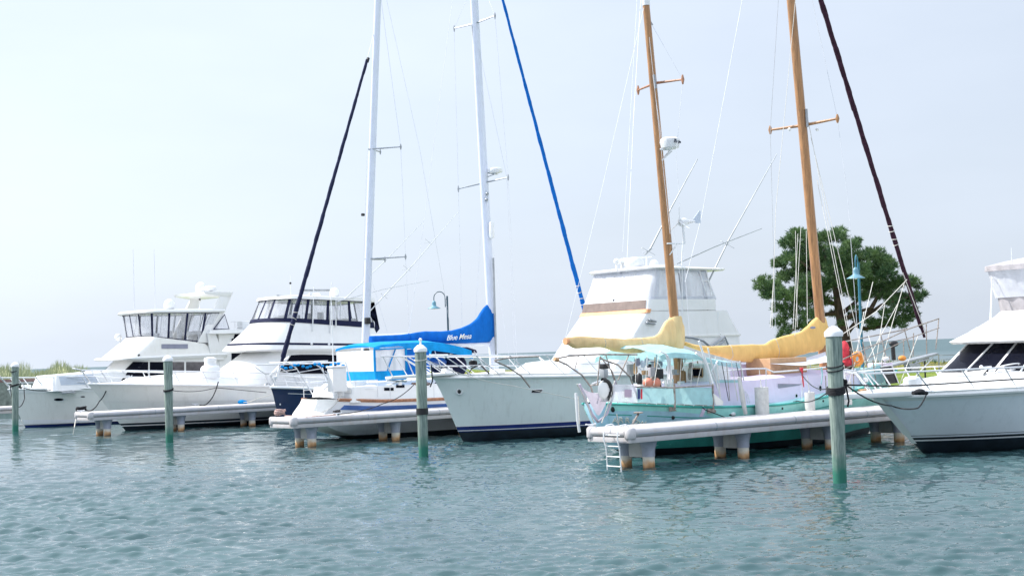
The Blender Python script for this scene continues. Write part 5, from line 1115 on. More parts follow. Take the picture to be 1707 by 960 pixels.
    for (x, y) in ((1100, 590), (1108, 586), (1125, 584), (1150, 585), (1167, 588), (1185, 594), (1210, 599), (1234, 602)):
        p = yv(x, y+4, vn+.25); rows.append([Vector((p.x, p.y-.03, p.z-.14))] + [Vector((p.x, p.y+2.7*j/10, p.z + (.26 if x < 1180 else .12)*math.sin(PI*j/10)**.8 + .02*math.sin(j*2+x))) for j in range(11)] + [Vector((p.x, p.y+2.73, p.z-.14))])
    build('bimini', MB().grid(rows), canvas_teal, t)
    p = yv(1175, 590, vn+.3); q = yv(1233, 602, vn+.3)
    build('dodger_window', MB().grid([[yv(1196+i*4.6, 602+j*5.4+i*(-.2), vn+.22) + Vector((0, .03*math.sin(i*1.4+j), 0)) for i in range(9)] for j in range(7)]), vinyl, t)
    build('dodger_skirt', MB().grid([[yv(1196+i*4.6, 633+j*2.4, vn+.22) for i in range(9)] for j in range(3)]), canvas_teal, t)
    for pts in ([(1160, 588), (1172, 598), (1184, 640)], [(1112, 592), (1116, 600), (1118, 645)], [(1180, 580), (1190, 620), (1200, 660), (1205, 690)], [(1233, 602), (1240, 634)], [(1100, 586), (1110, 590), (1114, 606), (1113, 640)], [(1196, 602), (1186, 618), (1196, 645)]):
        build('bimini_frame', MB().tube([yv(x, y, vn+.18) for x, y in pts], .024, 6), steel, t)
    build('boarding_pole', MB().tube([yv(1165, 568, vn+.1), yv(1180, 612, vn+.1), yv(1189, 642, vn)], .03, 8), plastic_w, t)
    # companionway house under the bimini
    ch = Loft(v0, [dict(z=1.9, f=31.3, r=30.45, hw=1.0, nose=.1, e=5), dict(z=2.5, f=31.2, r=30.5, hw=.95, nose=.1, e=5)]); build('companionway_house', ch.mesh(), gelfront, t)
    window(ch.bvh(), [(1149, 614), (1172, 614), (1172, 628), (1149, 628)], t, glass, 'house_window', off=.02, fm=tan_wood, fr=.02)
    for (x, y, r, m, nm) in ((1080, 638, .14, coral, 'fender'), (1093, 638, .145, coral, 'fender')): build(nm, MB().ball(yv(x, y, vn+.6), r, 14, 10, sx=1.1), m, t)
    c = yv(1115, 641, vn+.6); build('bucket', MB().lathe([(.11, -.12), (.14, .14), (.15, .15)], c, 16), plastic_w, t)
    c = yv(1066, 632, vn+.5); build('gas_bottle', MB().lathe([(.07, -.14), (.08, -.1), (.08, .1), (.03, .17)], c, 12), black, t)
    c = yv(1096, 622, vn+.9); build('cockpit_motor', MB().box(tuple(c-Vector((.14, .1, .16))), tuple(c+Vector((.14, .1, .12)))).tube([c, c+Vector((.1, 0, -.5))], .05, 8), black, t, bevel=.03)
    build('wheel', MB().torus(yv(1088, 625, v0-.4), .42, .02, (1, 0, 0), 28, 6), steel, t)
    build('folded_cloth', MB().grid([[yv(1057+i*2.2+j*.6, 597+j*3+1.5*math.sin(i*1.3), vn+1.2)+Vector((0, .05*math.sin(i*1.7), 0)) for i in range(6)] for j in range(5)]), plate_m, t); build('folded_cloth', MB().grid([[yv(1068+i*2.2, 599+j*3+1.8*math.sin(i*1.1), vn+1.1)+Vector((0, .05*math.sin(i*2.1), 0)) for i in range(6)] for j in range(5)]), canvas_awn, t)
    build('side_awning', MB().grid([[yv(1075+i*3.5, 591+j*(2+.9*i)*.55, v0+.8) + Vector((0, .05*math.sin(i+j), 0)) for i in range(9)] for j in range(6)]), plate_m, t)
    # odds and ends under the canopy
    rr = random.Random(4); cm_ = [plastic_w, canvas_awn, black, tan_wood, gelfront, alu_grey, canvas_grey, rusty]
    for i in range(26):
        x = 1050+rr.random()*150; y = 606+rr.random()*34; c = yv(x, y, vn+.5+rr.random()*1.6); k_ = rr.choice(cm_); sx_ = .05+rr.random()*.10; sz_ = .05+rr.random()*.12
        if i % 3 == 0: mbx = MB().box(tuple(c-Vector((sx_, .06, sz_))), tuple(c+Vector((sx_, .06, sz_))))
        elif i % 3 == 1: mbx = MB().lathe([(sx_*.7, -sz_), (sx_, -sz_*.6), (sx_*.9, sz_*.7), (sx_*.4, sz_)], c, 12)
        else: mbx = MB().tube([c, c+Vector((rr.uniform(-.25, .25), .05, rr.uniform(.2, .5)))], .018, 6)
        build('cockpit_gear' if i % 3 < 2 else 'cockpit_pole', mbx, k_, t, bevel=.012 if i % 3 == 0 else 0)
    for i in range(8):
        x = 1060+i*19; stay(t, [yv(x, 590+rr.random()*4, vn+.3), yv(x+rr.uniform(-14, 14), 642, vn+.1)], .009, rope_wht, 'canopy_tie')
    for i in range(6):
        x = 1195+i*8; stay(t, [yv(x, 604, vn+.1), yv(x+rr.uniform(-8, 16), 668, vn-.02)], .011, [rope_wht, rope_blk, rusty][i % 3], 'lashing_line')
    # stern davit tubes
    for pts, r in (([(925, 598), (950, 593), (1000, 590.5), (1062, 591)], .03), ([(925, 599), (945, 608), (970, 625), (985, 645), (992, 668)], .028), ([(1000, 597), (1030, 608), (1050, 628), (1060, 655), (1065, 672)], .028), ([(1000, 594), (1020, 618), (1028, 640)], .02), ([(996, 640), (1000, 596)], .022), ([(1048, 592), (1038, 615), (1030, 634)], .022), ([(964, 594), (958, 616)], .016), ([(1010, 592), (1024, 634)], .016), ([(945, 607), (925, 598)], .02)):
        build('davit_tube', MB().tube([yv(x, y, vn+.4) for x, y in pts], r*.8, 8), rusty, t)
    for pts in ([(925, 598), (950, 593), (1000, 591)], [(925, 599), (945, 608), (970, 625), (985, 645)]): build('davit_tube', MB().tube([yv(x, y, vn+.4)+Vector((0, 2.6, 0)) for x, y in pts], .022, 8), rusty, t)
    build('davit_tip', MB().tube([yv(924, 598, vn+.4), yv(930, 600, vn+.4)], .06, 8), tan_wood, t)
    mb = MB(); mb.tube([yv(987, 640, vn+.5), yv(1004, 634, vn+.5)], .03, 6); build('stern_rail', mb, steel, t)
    # outboard and life ring on the pushpit
    c = yv(1007, 620, vn+.5); ob = build('outboard_motor', MB().box(tuple(c-Vector((.09, .09, .16))), tuple(c+Vector((.08, .09, .08)))), alu_grey, t, bevel=.04); build('outboard_cowl', MB().box(tuple(c+Vector((-.10, -.10, .085))), tuple(c+Vector((.10, .10, .22)))), black, ob, bevel=.03); build('outboard_leg', MB().tube([c, c+Vector((.02, 0, -.45))], [.06, .04], 8), black, ob)
    c = yv(1006, 650, vn+.2); build('horseshoe_buoy', MB().torus(c, .26, .065, (0, 1, 0), 22, 8, -.9, 1.9), black, t); build('buoy_cover', MB().ball(c, .2, 12, 8, sy=.3, sz=1.3), gel, t)
    # sling chair hung from the davits
    rows = []
    for i in range(15):
        q = i/14; xl = 972+(998-972)*q**.8; 
        row = []
        for j in range(9):
            s = j/8; x = 970+ s*(1026-970); sag = math.sin(PI*s)**.7; yt = 645 - 5*s; y = yt + (50*sag)*(.25+.75*q) ; xx = x + (998-x)*.55*q*sag
            row.append(yv(xx, min(y, 702), vn+.2+.35*q*sag))
        rows.append(row)
    sl_ = build('sling_seat', MB().grid(rows), sling_m, t); build('sling_edge', MB().tube([yv(966, 640, vn+.2), yv(975, 664, vn+.2), yv(987, 690, vn+.2), yv(997, 703, vn+.3)], .035, 6).tube([yv(997, 703, vn+.3), yv(1012, 690, vn+.2), yv(1021, 664, vn+.2), yv(1026, 634, vn+.2)], .03, 6), sling_m, sl_)
    for pts in ([(962, 640), (975, 664), (993, 712)], [(1025, 634), (1017, 664), (1003, 705)], [(964, 660), (966, 706)], [(1028, 690), (1032, 712)]): build('sling_line', MB().tube([yv(x, y, vn+.15) for x, y in pts], .016, 6), rope_wht, t)
    build('stern_strut', MB().tube([yv(1064, 690, vn+.1), yv(1052, 711, vn-.2)], .03, 8).lathe([(.13, -.01), (.14, .01), (.1, .03)], yv(1064, 688, vn+.1), 14), rusty, t)
    build('wind_vane_post', MB().tube([yv(960, 655, vn+1.4), yv(963, 700, vn+1.4), yv(966, 720, vn+1.4)], .04, 8), plastic_w, t)
    # masts
    mast(t, (30.10, v0, 1.9), A(1077, 10, v0), .150, .14, wood, 'mizzen_mast', .72); build('masthead', MB().tube([A(1077, 10, v0), A(1076.5, 1, v0)], .12, 12), plastic_w, t)
    build('mast_boot', MB().lathe([(.19, -.3), (.2, -.25), (.2, .05), (.18, .1)], (30.07, v0, 2.25), 18), wood, t)
    mast(t, (36.65, v0, 1.9), A(1312, -70, v0), .170, .155, wood, 'main_mast', .85)
    mt = [(945, 562), (965, 560), (1000, 562), (1050, 564), (1090, 561), (1103, 552), (1107, 540), (1110, 531), (1128, 528), (1137, 560)]
    mb_ = [(945, 573), (960, 581), (1000, 579), (1025, 586), (1055, 589), (1100, 583), (1137, 582)]
    cover(t, px_list([(945, 562), (965, 560), (1000, 562), (1050, 564), (1088, 561), (1098, 555), (1104, 545), (1111, 534), (1118, 530), (1129, 528), (1136, 532)], v0), px_list(mb_, v0), v0, .19, canvas_pale, 'mizzen_sail_cover', 1.5, seed=5)
    build('mast_wrap', MB().lathe([(.20, 0), (.23, .3), (.215, .7), (.2, .95), (.175, 1.02)], (30.0, v0, 2.95), 20), canvas_pale, t)
    build('boom_end', MB().tube([A(942, 569, v0), A(948, 569, v0)], .10, 12), orange_line, t); build('mizzen_boom', MB().tube([A(944, 569, v0), A(1120, 572, v0)], .07, 10), wood, t)
    stay(t, [A(942, 566, v0), A(1000, 330, v0), A(1075, 6, v0)], .007, name='topping_lift'); stay(t, [A(1000, 600, v0), A(1008, 592, v0)], .01)
    tt = [(1140, 569), (1162, 575), (1185, 577), (1215, 575.5), (1250, 574), (1272, 574), (1285, 567), (1310, 559), (1333, 553), (1345, 544), (1356, 533), (1364, 527), (1372, 526), (1377, 534)]
    tb = [(1140, 575), (1165, 584), (1200, 594), (1235, 603), (1270, 604.5), (1300, 601), (1330, 593), (1350, 588), (1377, 583)]
    cover(t, px_list(tt, v0), px_list(tb, v0), v0, .20, canvas_yel, 'main_sail_cover', 1.4, seed=9)
    c = A(1355, 546, v0-.23); build('cover_badge', MB().ball(c, .07, 10, 6, sx=2, sy=.25, sz=.6), plate_m, t)
    build('mast_padding', MB().tube([A(1380, 545, v0-.05), A(1383, 583, v0-.05)], .09, 10), black, t)
    # awning and ply box forward of the dodger
    rows = [[(1268, 604), (1300, 602), (1340, 598), (1376, 586)], [(1285, 606), (1305, 606), (1345, 603), (1378, 597)], [(1292, 606.5), (1315, 608), (1340, 609), (1382, 603)]]
    build('awning', MB().grid([[A(x, y, v0-.9+.75*(1-i)) for x, y in r] for i, r in enumerate(rows)]), canvas_awn, t)
    build('awning', MB().grid([[A(x, y, v0-.9+.75*(1-i)) + Vector((0, 1.6, 0)) for x, y in r] for i, r in enumerate(rows[::-1])]), canvas_awn, t)
    pb = A(1285, 629, v0-.8); pc = A(1345, 606, v0-.8); build('plywood_hatch_box', MB().box((pb.x, v0-.8, 1.98), (pc.x, v0+.2, 2.62)), tan_wood, t, bevel=.02)
    pb = A(1210, 606, v0+1); box_on(t, 'deck_locker', (32.6, v0+.6, 2.25), (1.6, .8, .42), lav, .03)
    # standing rigging and halyards
    vs = v0-1.9
    for (a, b, dv0, dv1) in (((1345, 190), (1423, 590), 0, -1.9), ((1352, 230), (1440, 600), -.1, -1.9), ((1362, 300), (1414, 560), -.1, -1.9)): stay(t, [A(a[0], a[1], v0+dv0), A(b[0], b[1], v0+dv1)], .010, rope_wht)
    for (a, b) in (((1326, 0), (1293, 350)), ((1335, 380), (1325, 560)), ((1330, 390), (1322, 548)), ((1344, 385), (1346, 540)), ((1293, 350), (1287, 548)), ((1326, 385), (1329, 545)), ((1290, 460), (1284, 545))): stay(t, [A(a[0], a[1], v0-.3), A(b[0], b[1], v0-.9)], .009, rope_wht, 'halyard')
    for (a, b) in (((1245, -40), (1170, 360)), ((1170, 360), (1142, 470)), ((1240, 0), (1245, -40))): stay(t, [A(a[0], a[1], v0-.2), A(b[0], b[1], v0-.2)], .010, name='triatic_stay')
    for (a, b) in (((1062, 0), (1038, 420)), ((1068, 0), (1056, 200)), ((1056, 200), (1045, 440)), ((1080, 40), (1117, 390)), ((1090, 140), (1135, 470))): stay(t, [A(a[0], a[1], v0), A(b[0], b[1], v0-1.2)], .006)
    stay(t, [A(1345, -40, v0), A(1396, 198, v0-1.0), A(1413, 330, v0-1.3), A(1432, 590, v0-1.9)], .008); stay(t, [A(1300, -40, v0), A(1284, 217, v0+1.0), A(1293, 560, v0+1.9)], .008)
    stay(t, [A(1138, 133, v0-.9), A(1127, 260, v0-1.0), A(1150, 560, v0-1.7)], .006); stay(t, [A(1080, 30, v0), A(1138, 133, v0-.9)], .006)
    spreader(t, A(1092, 139, v0), A(1138, 133, v0-.95), .035, teak); a = A(1092, 139, v0); b = A(1138, 133, v0-.95); spreader(t, a, (b.x, v0+.95, b.z), .035, teak)
    spreader(t, A(1340, 209, v0), A(1396, 198, v0-1.15), .045, wood); spreader(t, A(1340, 209, v0), A(1284, 217, v0+1.15), .045, wood)
    for (x, y, x2, y2) in ((1344, 182, 1346, 212), (1090, 125, 1093, 148)): build('mast_fitting', MB().tube([A(x, y, v0-.18), A(x2, y2, v0-.18)], .045, 6), alu_grey, t)
    for x, y in ((1316, 216), (1362, 216)): build('deck_light', MB().ball(A(x, y, v0-.3), .055), plastic_w, t)
    build('masthead_bracket', MB().tube([A(1082, 32, v0), A(1088, 42, v0), A(1080, 43, v0)], .02, 6), alu_grey, t)
    # radar scanner with its lettering
    c = A(1117, 249, v0-.3); o = build('radar_scanner', MB().lathe([(.17, 0), (.26, .04), (.30, .2), (.29, .29), (.2, .34), (.02, .35)], c, 26), plastic_w, t)
    n = Vector((.35, -.93, 0)); L0 = c + Vector((-.12, -.285, .17)); 
    for i, chh in enumerate('Raym'):
        an = math.radians(-112+ i*17); p = c + Vector((.305*math.cos(an), .305*math.sin(an), .16)); an2 = an+.1; p2 = c + Vector((.305*math.cos(an2), .305*math.sin(an2), .16)); text('letter', chh, dark_letter, t, p, p2-p, (0, 0, 1), .125 if i else .15, .012, .15)
    build('radar_bracket', MB().tube([A(1100, 249, v0-.1), A(1118, 250, v0-.3)], .03, 6).tube([A(1103, 268, v0-.1), A(1120, 252, v0-.3)], .02, 6).tube([A(1103, 268, v0), A(1117, 250, v0-.15)], .02, 6), plastic_w, t)
    # wind generator on the mizzen
    wg = build('wind_generator', MB().tube([A(1134, 371, v0-.3), A(1141, 370, v0-.3), A(1147, 370, v0-.3), A(1158, 369, v0-.3)], [.11, .12, .06, .02], 12), plastic_w, t)
    build('tail_vane', MB().prism([A(1156, 365, v0-.3), A(1166, 351, v0-.3), A(1168, 352, v0-.3), A(1168, 372, v0-.3), A(1160, 372, v0-.3)], (0, .02, 0)), canvas_awn, wg)
    for a_ in (90, 210, 330):
        c = A(1133, 370, v0-.3); r_ = math.radians(a_); d = Vector((0, math.cos(r_), math.sin(r_))); build('blade', MB().tube([c, c+d*.45], [.03, .012], 6, ell=(.4, 1)), plastic_w, wg)
    build('generator_bracket', MB().tube([A(1112, 406, v0-.1), A(1141, 406, v0-.3)], .025, 6).tube([A(1141, 406, v0-.3), A(1138, 376, v0-.3)], .04, 8).tube([A(1116, 425, v0-.1), A(1128, 408, v0-.2)], .02, 6), plastic_w, t)
    # furled jib
    furled(t, A(1541, 562, v0), A(1368, 0, v0), .075, .085, canvas_maroon, sag=0.0); furled(t, A(1368, 0, v0), A(1350, -60, v0), .085, .07, canvas_maroon, 'furled_jib_top')
    mb = MB()
    for q in (.285, .30, .325, .34): c = A(1541, 562, v0).lerp(A(1368, 0, v0), q); mb.torus(c, .095, .014, (A(1368, 0, v0)-A(1541, 562, v0)).normalized()+Vector((.3*math.sin(q*300), 0, .2)), 16, 5)
    build('lashing', mb, rope_wht, t)
    for pts in ([(1508, 470), (1490, 530), (1470, 600), (1462, 640)], [(1512, 466), (1460, 520), (1400, 560)], [(1505, 455), (1545, 560)]): stay(t, [A(x, y, v0-.15) for x, y in pts], .014, rope_wht, 'jib_sheet')
    # bowsprit, pulpit
    build('bowsprit', MB().prism([(39.4, v0-.26, 2.10), (42.5, v0-.15, 2.48), (42.6, v0, 2.5), (42.5, v0+.15, 2.48), (39.4, v0+.26, 2.10)], (0, 0, .07)), alu_grey, t, bevel=.01)
    build('bobstay', MB().tube([(42.4, v0, 2.4), (39.4, v0, .6)], .018, 6), steel, t)
    for sd, y0 in ((-1, vn), (1, v0+1.9)):
        T = [A(1400, 601, y0) if sd < 0 else A(1400, 601, vn)+Vector((0, 3.8, 0)), A(1460, 574, vn+.9) if sd < 0 else A(1460, 574, vn+.9)+Vector((0, 2.2, 0)), A(1515, 548, v0-.5 if sd < 0 else v0+.5), A(1565, 531, v0-.28*(-sd)*-1 if False else v0+sd*.28)]
        build('pulpit_rail', MB().tube(T, .022, 8), rusty, t); build('pulpit_rail', MB().tube([p+Vector((0, 0, -.32)) for p in T], .014, 6), rusty, t)
    for (x, y, x2, y2, vv) in ((1565, 531, 1560, 582, v0-.28), (1544, 540, 1545, 590, v0-.3), (1523, 555, 1522, 594, v0-.35), (1506, 565, 1507, 600, v0-.4), (1468, 557, 1478, 600, v0-.6), (1507, 547, 1518, 587, v0+.4), (1438, 570, 1446, 612, vn+.5), (1418, 580, 1424, 625, vn+.2), (1455, 600, 1462, 650, vn+.6)):
        build('stanchion', MB().tube([A(x, y, vv), A(x2, y2, vv)], .02, 6), rusty, t)
    build('pulpit_rail', MB().tube([A(1565, 531, v0-.28), A(1565, 531, v0+.28)], .022, 8), rusty, t)
    build('rail_weld', MB().tube([A(1205, 618, vn+.1), A(1240, 615, vn+.1), A(1276, 614, vn), A(1290, 620, vn), A(1340, 616, vn), A(1385, 611, vn)], .022, 8), steel, t, label='steel side rail')
    for (x, y, y2) in ((1277, 614, 672), (1337, 616, 667)): build('stanchion', MB().tube([A(x, y, vn), A(x, y2, vn)], .016, 6), steel, t)
    # foredeck gear
    for (a, b, d0, d1) in (((1440, 520), (1424, 610), -.6, -1.6), ((1475, 505), (1455, 640), -.3, -1.2), ((1455, 470), (1415, 640), .2, -1.8), ((1500, 500), (1440, 612), -.1, -1.0), ((1530, 560), (1500, 640), -.2, -1.0), ((1448, 560), (1470, 640), 0, -1.4)):
        stay(t, [A(a[0], a[1], v0+d0), A(b[0], b[1], v0+d1)], .012, rope_wht, 'loose_line')
    for sd, y0 in ((-1, vn+.1), (1, v0+1.5)):
        build('lifeline', MB().tube([A(1400, 628, vn+.1)+Vector((0, y0-vn-.1, 0)), A(1450, 612, vn+.5)+Vector((0, y0-vn-.1, 0)), A(1500, 600, v0-.6)+Vector((0, 0 if sd < 0 else 1.0, 0))], .012, 6), rope_wht, t)
    for i in range(7):
        q = i/6; build('foredeck_stanchion', MB().tube([h.edge(.42-.34*q, -1), h.edge(.42-.34*q, -1, dz=.62)], .016, 6), rusty, t)
    build('windlass', MB().tube([A(1488, 575, v0-.5), A(1490, 600, v0-.5)], .07, 10).ball(A(1490, 573, v0-.5), .15, 12, 8, sx=1.4, sy=.8, sz=.7), black, t)
    c = A(1408, 585, vn+.4); build('fire_red_bag', MB().lathe([(.08, -.3), (.14, -.2), (.15, .1), (.1, .25), (.03, .32)], c, 14), red_cloth, t); c = A(1413, 603, vn+.4); build('red_bundle', MB().ball(c, .17, 12, 8, sx=1.3, sz=.8), red_cloth, t)
    c = A(1429, 598, vn+.5); build('life_ring', MB().torus(c, .16, .085, (.3, 1, .1), 22, 10), orange, t)
    c = A(1488, 628, vn+.2); build('hanging_solar_panel', MB().prism([A(1469, 612, vn+.3), A(1486, 610, vn+.3), A(1497, 638, vn+.2), A(1480, 640, vn+.2)], (0, .06, 0)), black, t, bevel=.01); build('panel_frame', MB().tube([A(1469, 611, vn+.28), A(1487, 609, vn+.28), A(1498, 639, vn+.18)], .02, 6).tube([A(1474, 624, vn+.27), A(1494, 622, vn+.27)], .015, 6), plastic_w, t)
    build('plow_anchor', MB().prism([A(1515, 605, v0-.3), A(1535, 606, v0-.3), A(1533, 618, v0-.3), A(1520, 617, v0-.3)], (0, .25, 0)).tube([A(1524, 606, v0-.2), A(1548, 597, v0-.1)], .04, 6), alu_grey, t, bevel=.01)
    box_on(t, 'deck_chest', (37.4, v0-1.1, 1.95), (.9, .6, .5), canvas_teal, .04); box_on(t, 'deck_chest', (38.7, v0-.6, 2.1), (.7, .5, .45), lav, .04)
    for (x, y, m, r) in ((1504, 597, orange, .12), (1477, 598, plastic_w, .1), (1460, 612, canvas_teal, .16), (1448, 622, tan_wood, .15), (1436, 625, plastic_w, .14), (1418, 640, plastic_w, .16)): build('deck_gear', MB().ball(A(x, y, v0-.8), r, 10, 6, sx=1.3, sz=.8), m, t)
    c = A(1442, 638, vn); build('bollard_top', MB().lathe([(.03, -.25), (.035, 0), (.10, .04), (.10, .12), (.04, .17)], c, 16), steel, t); box_on(t, 'wood_pad', A(1440, 651, vn), (.34, .2, .1), tan_wood, .02)
    build('red_ribbon', MB().tube([A(1336, 613, vn-.05), A(1337, 622, vn-.05), A(1340, 645, vn-.05)], [.06, .03, .015], 6), red_cloth, t)
    build('teal_ribbon', MB().tube([A(1369, 612, vn-.05), A(1371, 625, vn-.05), A(1369, 640, vn-.05)], [.04, .02, .02], 6), canvas_teal, t)
    for (x0, y0, z1) in ((1235, 690, 628),): build('side_fender_board', MB().tube([A(1232, 628, vn-.15), A(1237, 660, vn-.18), A(1243, 690, vn-.2)], [.05, .07, .06], 8), fender_m, t)
    for k in range(5): build('rigging_screw', MB().tube([A(1234+k*3, 640+k*4, vn-.05), A(1236+k*3.5, 672, vn-.05)], .012, 5), steel, t)
    build('white_gusset', MB().prism([A(1190, 656, vn-.06), A(1206, 669, vn-.06), A(1205, 675, vn-.06), A(1193, 675, vn-.06)], (0, .03, 0)), gelfront, t)
    stay(t, [A(1171, 679, vn-.1), A(1176, 683, vn-.12), (A(1200, 695, vn).x, vn-.2, A(1200, 695, vn).z)], .014, rope_blk, 'black_line')
    return t
boat_F()
def fender(px, py, v, r, L, m, label):
    c = A(px, py, v); t = thing('fender', label, 'fender', c.x, c.y, c.z, 'fenders hanging along the teal hull')
    prof = [(.02, L*.5+.05), (.03, L*.5)] + [(r*math.sin(a)**.5, L*.5-r*.9*(1-math.sin(a))-.0) for a in (.35, .8, 1.57)] + [(r, 0)] + [(r*math.sin(a)**.5, -L*.5+r*.9*(1-math.sin(a))) for a in (1.57, .8, .35)] + [(.02, -L*.5)]
    build('body', MB().lathe(prof, c, 20), m, t); build('lanyard', MB().tube([c+Vector((0, 0, L*.5)), c+Vector((0, .05, L*.5+.5))], .012, 6), rope_wht, t)
fender(1350, 671, 28.25, .15, .62, fender_m, 'ribbed white fender hanging on the teal hull nearest the mooring pile')
fender(1270, 668, 28.3, .20, .78, fender_m, 'large grey white fender hanging on the teal hull above the black rope coil')
fender(1411, 655, 28.3, .16, .70, fender_m, 'white fender hanging on the teal hull just right of the mooring pile')
# ---------------------------------------------------------------- G: yacht at the right edge
def yacht_G():
    v0 = 23.7; t = thing('motor_yacht', 'white motor yacht at the right edge with a grey canvas flybridge enclosure and dark windscreen', 'motor yacht', 34, v0, 0, 'motor yachts moored bow out')
    h = Hull(v0, 5.0, [(30.0, 1.9), (30.35, 1.62), (32.0, .2), (32.9, -.6)], [(45.5, 2), (45.5, -.6)], [(0, 1.60), (.2, 1.62), (.5, 1.60), (1, 1.4)], [(0, 0), (.05, .34), (.14, .66), (.28, .9), (.5, 1), (.8, .98), (1, .92)], [(0, 0), (.03, .14), (.1, .40), (.24, .76), (.45, .95), (.7, .97), (1, .92)], .85, .36)
    h.make(t, hull_blue, bottom, gel, railr=.065, camber=.25)
    h.stripe(t, .37, .40, gel, 'pin_stripe', .008); h.stripe(t, .40, .46, bottom, 'boot_stripe', .006); h.stripe(t, .505, .52, bottom, 'pin_stripe', .006)
    h.stripe(t, lambda q: h.sheer(q)-.13, lambda q: h.sheer(q)+.10, gel, 'sheer_band', .015)
    # bow plank, and a white strip painted for the sunlit far side of the bow
    build('bow_pulpit', MB().prism([(28.75, v0-.18, 1.60), (28.7, v0+.18, 1.60), (30.9, v0+.75, 1.60), (30.9, v0-.75, 1.60)], (0, 0, .14)), gel, t, bevel=.04)
    build('sunlit_stem_strip', MB().grid([[Vector((h.stem(z)-.025, v0-.14+.28*j/4 if z > .6 else v0-.08+.16*j/4, z)) for j in range(5)] for z in [1.60-.1*i for i in range(14)]] ), gel, t)
    tr = Loft(v0, [dict(z=1.6, f=31.6, r=38.4, hw=1.9, hwr=2.2, nose=2.2, e=2.1), dict(z=(1.85, 2.12), f=32.6, r=38.4, hw=1.6, hwr=2.0, nose=2.0, e=2.1)]); build('foredeck_trunk', tr.mesh(camber=.12), gel, t)
    cab = Loft(v0, [dict(z=1.9, f=35.3, r=42, hw=2.05, nose=.7, e=3.2), dict(z=2.92, f=36.9, r=42, hw=1.95, nose=.7, e=3.2)]); build('deckhouse', cab.mesh(), gel, t)
    for (q0, q1, s) in ((.005, .085, 1), (.09, .2, 1), (.205, .30, 1), (.005, .085, -1), (.09, .2, -1), (.205, .3, -1), (.32, .48, -1), (.5, .7, -1)):
        build('windscreen_pane', cab.strip(.16, .98, q0, q1, s, .015, 5, 8), glass, t)
    mb = MB()
    for s in (1, -1):
        for q in (.0875, .2025, .31): mb.tube([cab.at(.10+.9*i/4, q, s, .03) for i in range(5)], .03, 6)
        mb.tube([cab.at(.14, q*.30/12, s, .03) for q in range(13)], .022, 6)
    build('windscreen_frame', mb, gel, t)
    brow = Loft(v0, [dict(z=(2.86, 2.95), f=36.2, r=42.2, hw=2.2, nose=1.0, e=2.8), dict(z=(2.93, 3.05), f=36.1, r=42.2, hw=2.25, nose=1.0, e=2.8), dict(z=(3.22, 3.22), f=37.0, r=42.2, hw=2.1, nose=.9, e=2.8), dict(z=3.62, f=38.0, r=41.5, hw=1.9, nose=.8, e=2.8), dict(z=3.84, f=38.45, r=41.5, hw=1.88, nose=.8, e=2.8)])
    build('flybridge', brow.mesh(bot=True, top=False), gel, t)
    sk = Loft(v0, [dict(z=(3.22, 3.22), f=36.98, r=42.2, hw=2.115, nose=.9, e=2.8), dict(z=3.36, f=37.33, r=42, hw=2.05, nose=.87, e=2.8)]); build('flybridge_shadow_band', sk.mesh(top=False), canvas_awn, t)  # blue-grey band puts a shadow along the flybridge front into colour
    lo = Loft(v0, [dict(z=3.80, f=38.4, r=41.5, hw=1.89, nose=.8, e=2.8), dict(z=4.25, f=38.3, r=41.5, hw=1.9, nose=.8, e=2.8)]); build('enclosure_skirt', lo.mesh(top=False), canvas_grey, t)
    up = Loft(v0, [dict(z=4.22, f=38.26, r=41.5, hw=1.93, nose=.8, e=2.8), dict(z=(5.05, 5.15), f=37.95, r=41.5, hw=2.0, nose=.8, e=2.8)])
    m_ = up.mesh(top=False); 
    for i, p in enumerate(m_.v): p.x += .03*math.sin(p.y*9+p.z*3); p.y += .02*math.sin(p.x*8)
    build('enclosure_curtain', m_, canvas_white, t)
    tp = Loft(v0, [dict(z=(5.02, 5.12), f=37.85, r=41.6, hw=2.08, nose=.9, e=2.6), dict(z=(5.17, 5.32), f=37.85, r=41.6, hw=2.06, nose=.9, e=2.6), dict(z=(5.25, 5.5), f=38.2, r=41.6, hw=1.8, nose=.9, e=2.6)]); build('bimini', tp.mesh(bot=True, camber=.22), canvas_grey, t)
    a = A(1651, 543, 25.3); b = A(1654, 462, 25.3); build('antenna', MB().tube([a, b], [.035, .022], 6), plastic_w, t)
    a = A(1687, 440, 24.5); antenna(t, a, .5, .012)
    bow_rail(h, t, [.015, .07, .14, .22, .31, .41, .52], .62, .75, tip=(28.9, v0, 2.36), r=.022, mid=False)
    build('pulpit_strut', MB().tube([(28.95, v0-.12, 1.74), (29.0, v0-.05, 2.34)], .02, 6).tube([(29.7, v0-.4, 1.74), (29.3, v0-.2, 2.34)], .02, 6).tube([(29.7, v0+.4, 1.74), (29.3, v0+.2, 2.34)], .02, 6), steel, t)
    c = A(1522, 650, v0-.5); build('windlass', MB().lathe([(.2, -.05), (.2, .16), (.15, .22), (.03, .24)], (c.x, c.y, 1.86), 18, sx=1.5), plastic_w, t)
    build('deck_cleat', MB().tube([A(1522, 655, v0-1.3), A(1545, 655, v0-1.3)], .05, 8).ball(A(1533, 653, v0-1.3), .12, 10, 6, sx=1.5, sz=.7), rope_blk, t)
    o = build('dinghy_cradle', MB().torus(A(1674, 612, v0-.4), .42, .018, (0, .25, 1), 30, 6).torus(A(1674, 619, v0-.4), .30, .014, (0, .2, 1), 26, 6), plastic_w, t)
    build('cradle_leg', MB().tube([A(1648, 620, v0-.5), A(1660, 612, v0-.5)], .02, 6).tube([A(1690, 626, v0-.5), A(1684, 612, v0-.5)], .02, 6).ball(A(1636, 612, v0-.4), .06).tube([A(1636, 613, v0-.4), A(1652, 611, v0-.4)], .03, 6), steel, t)
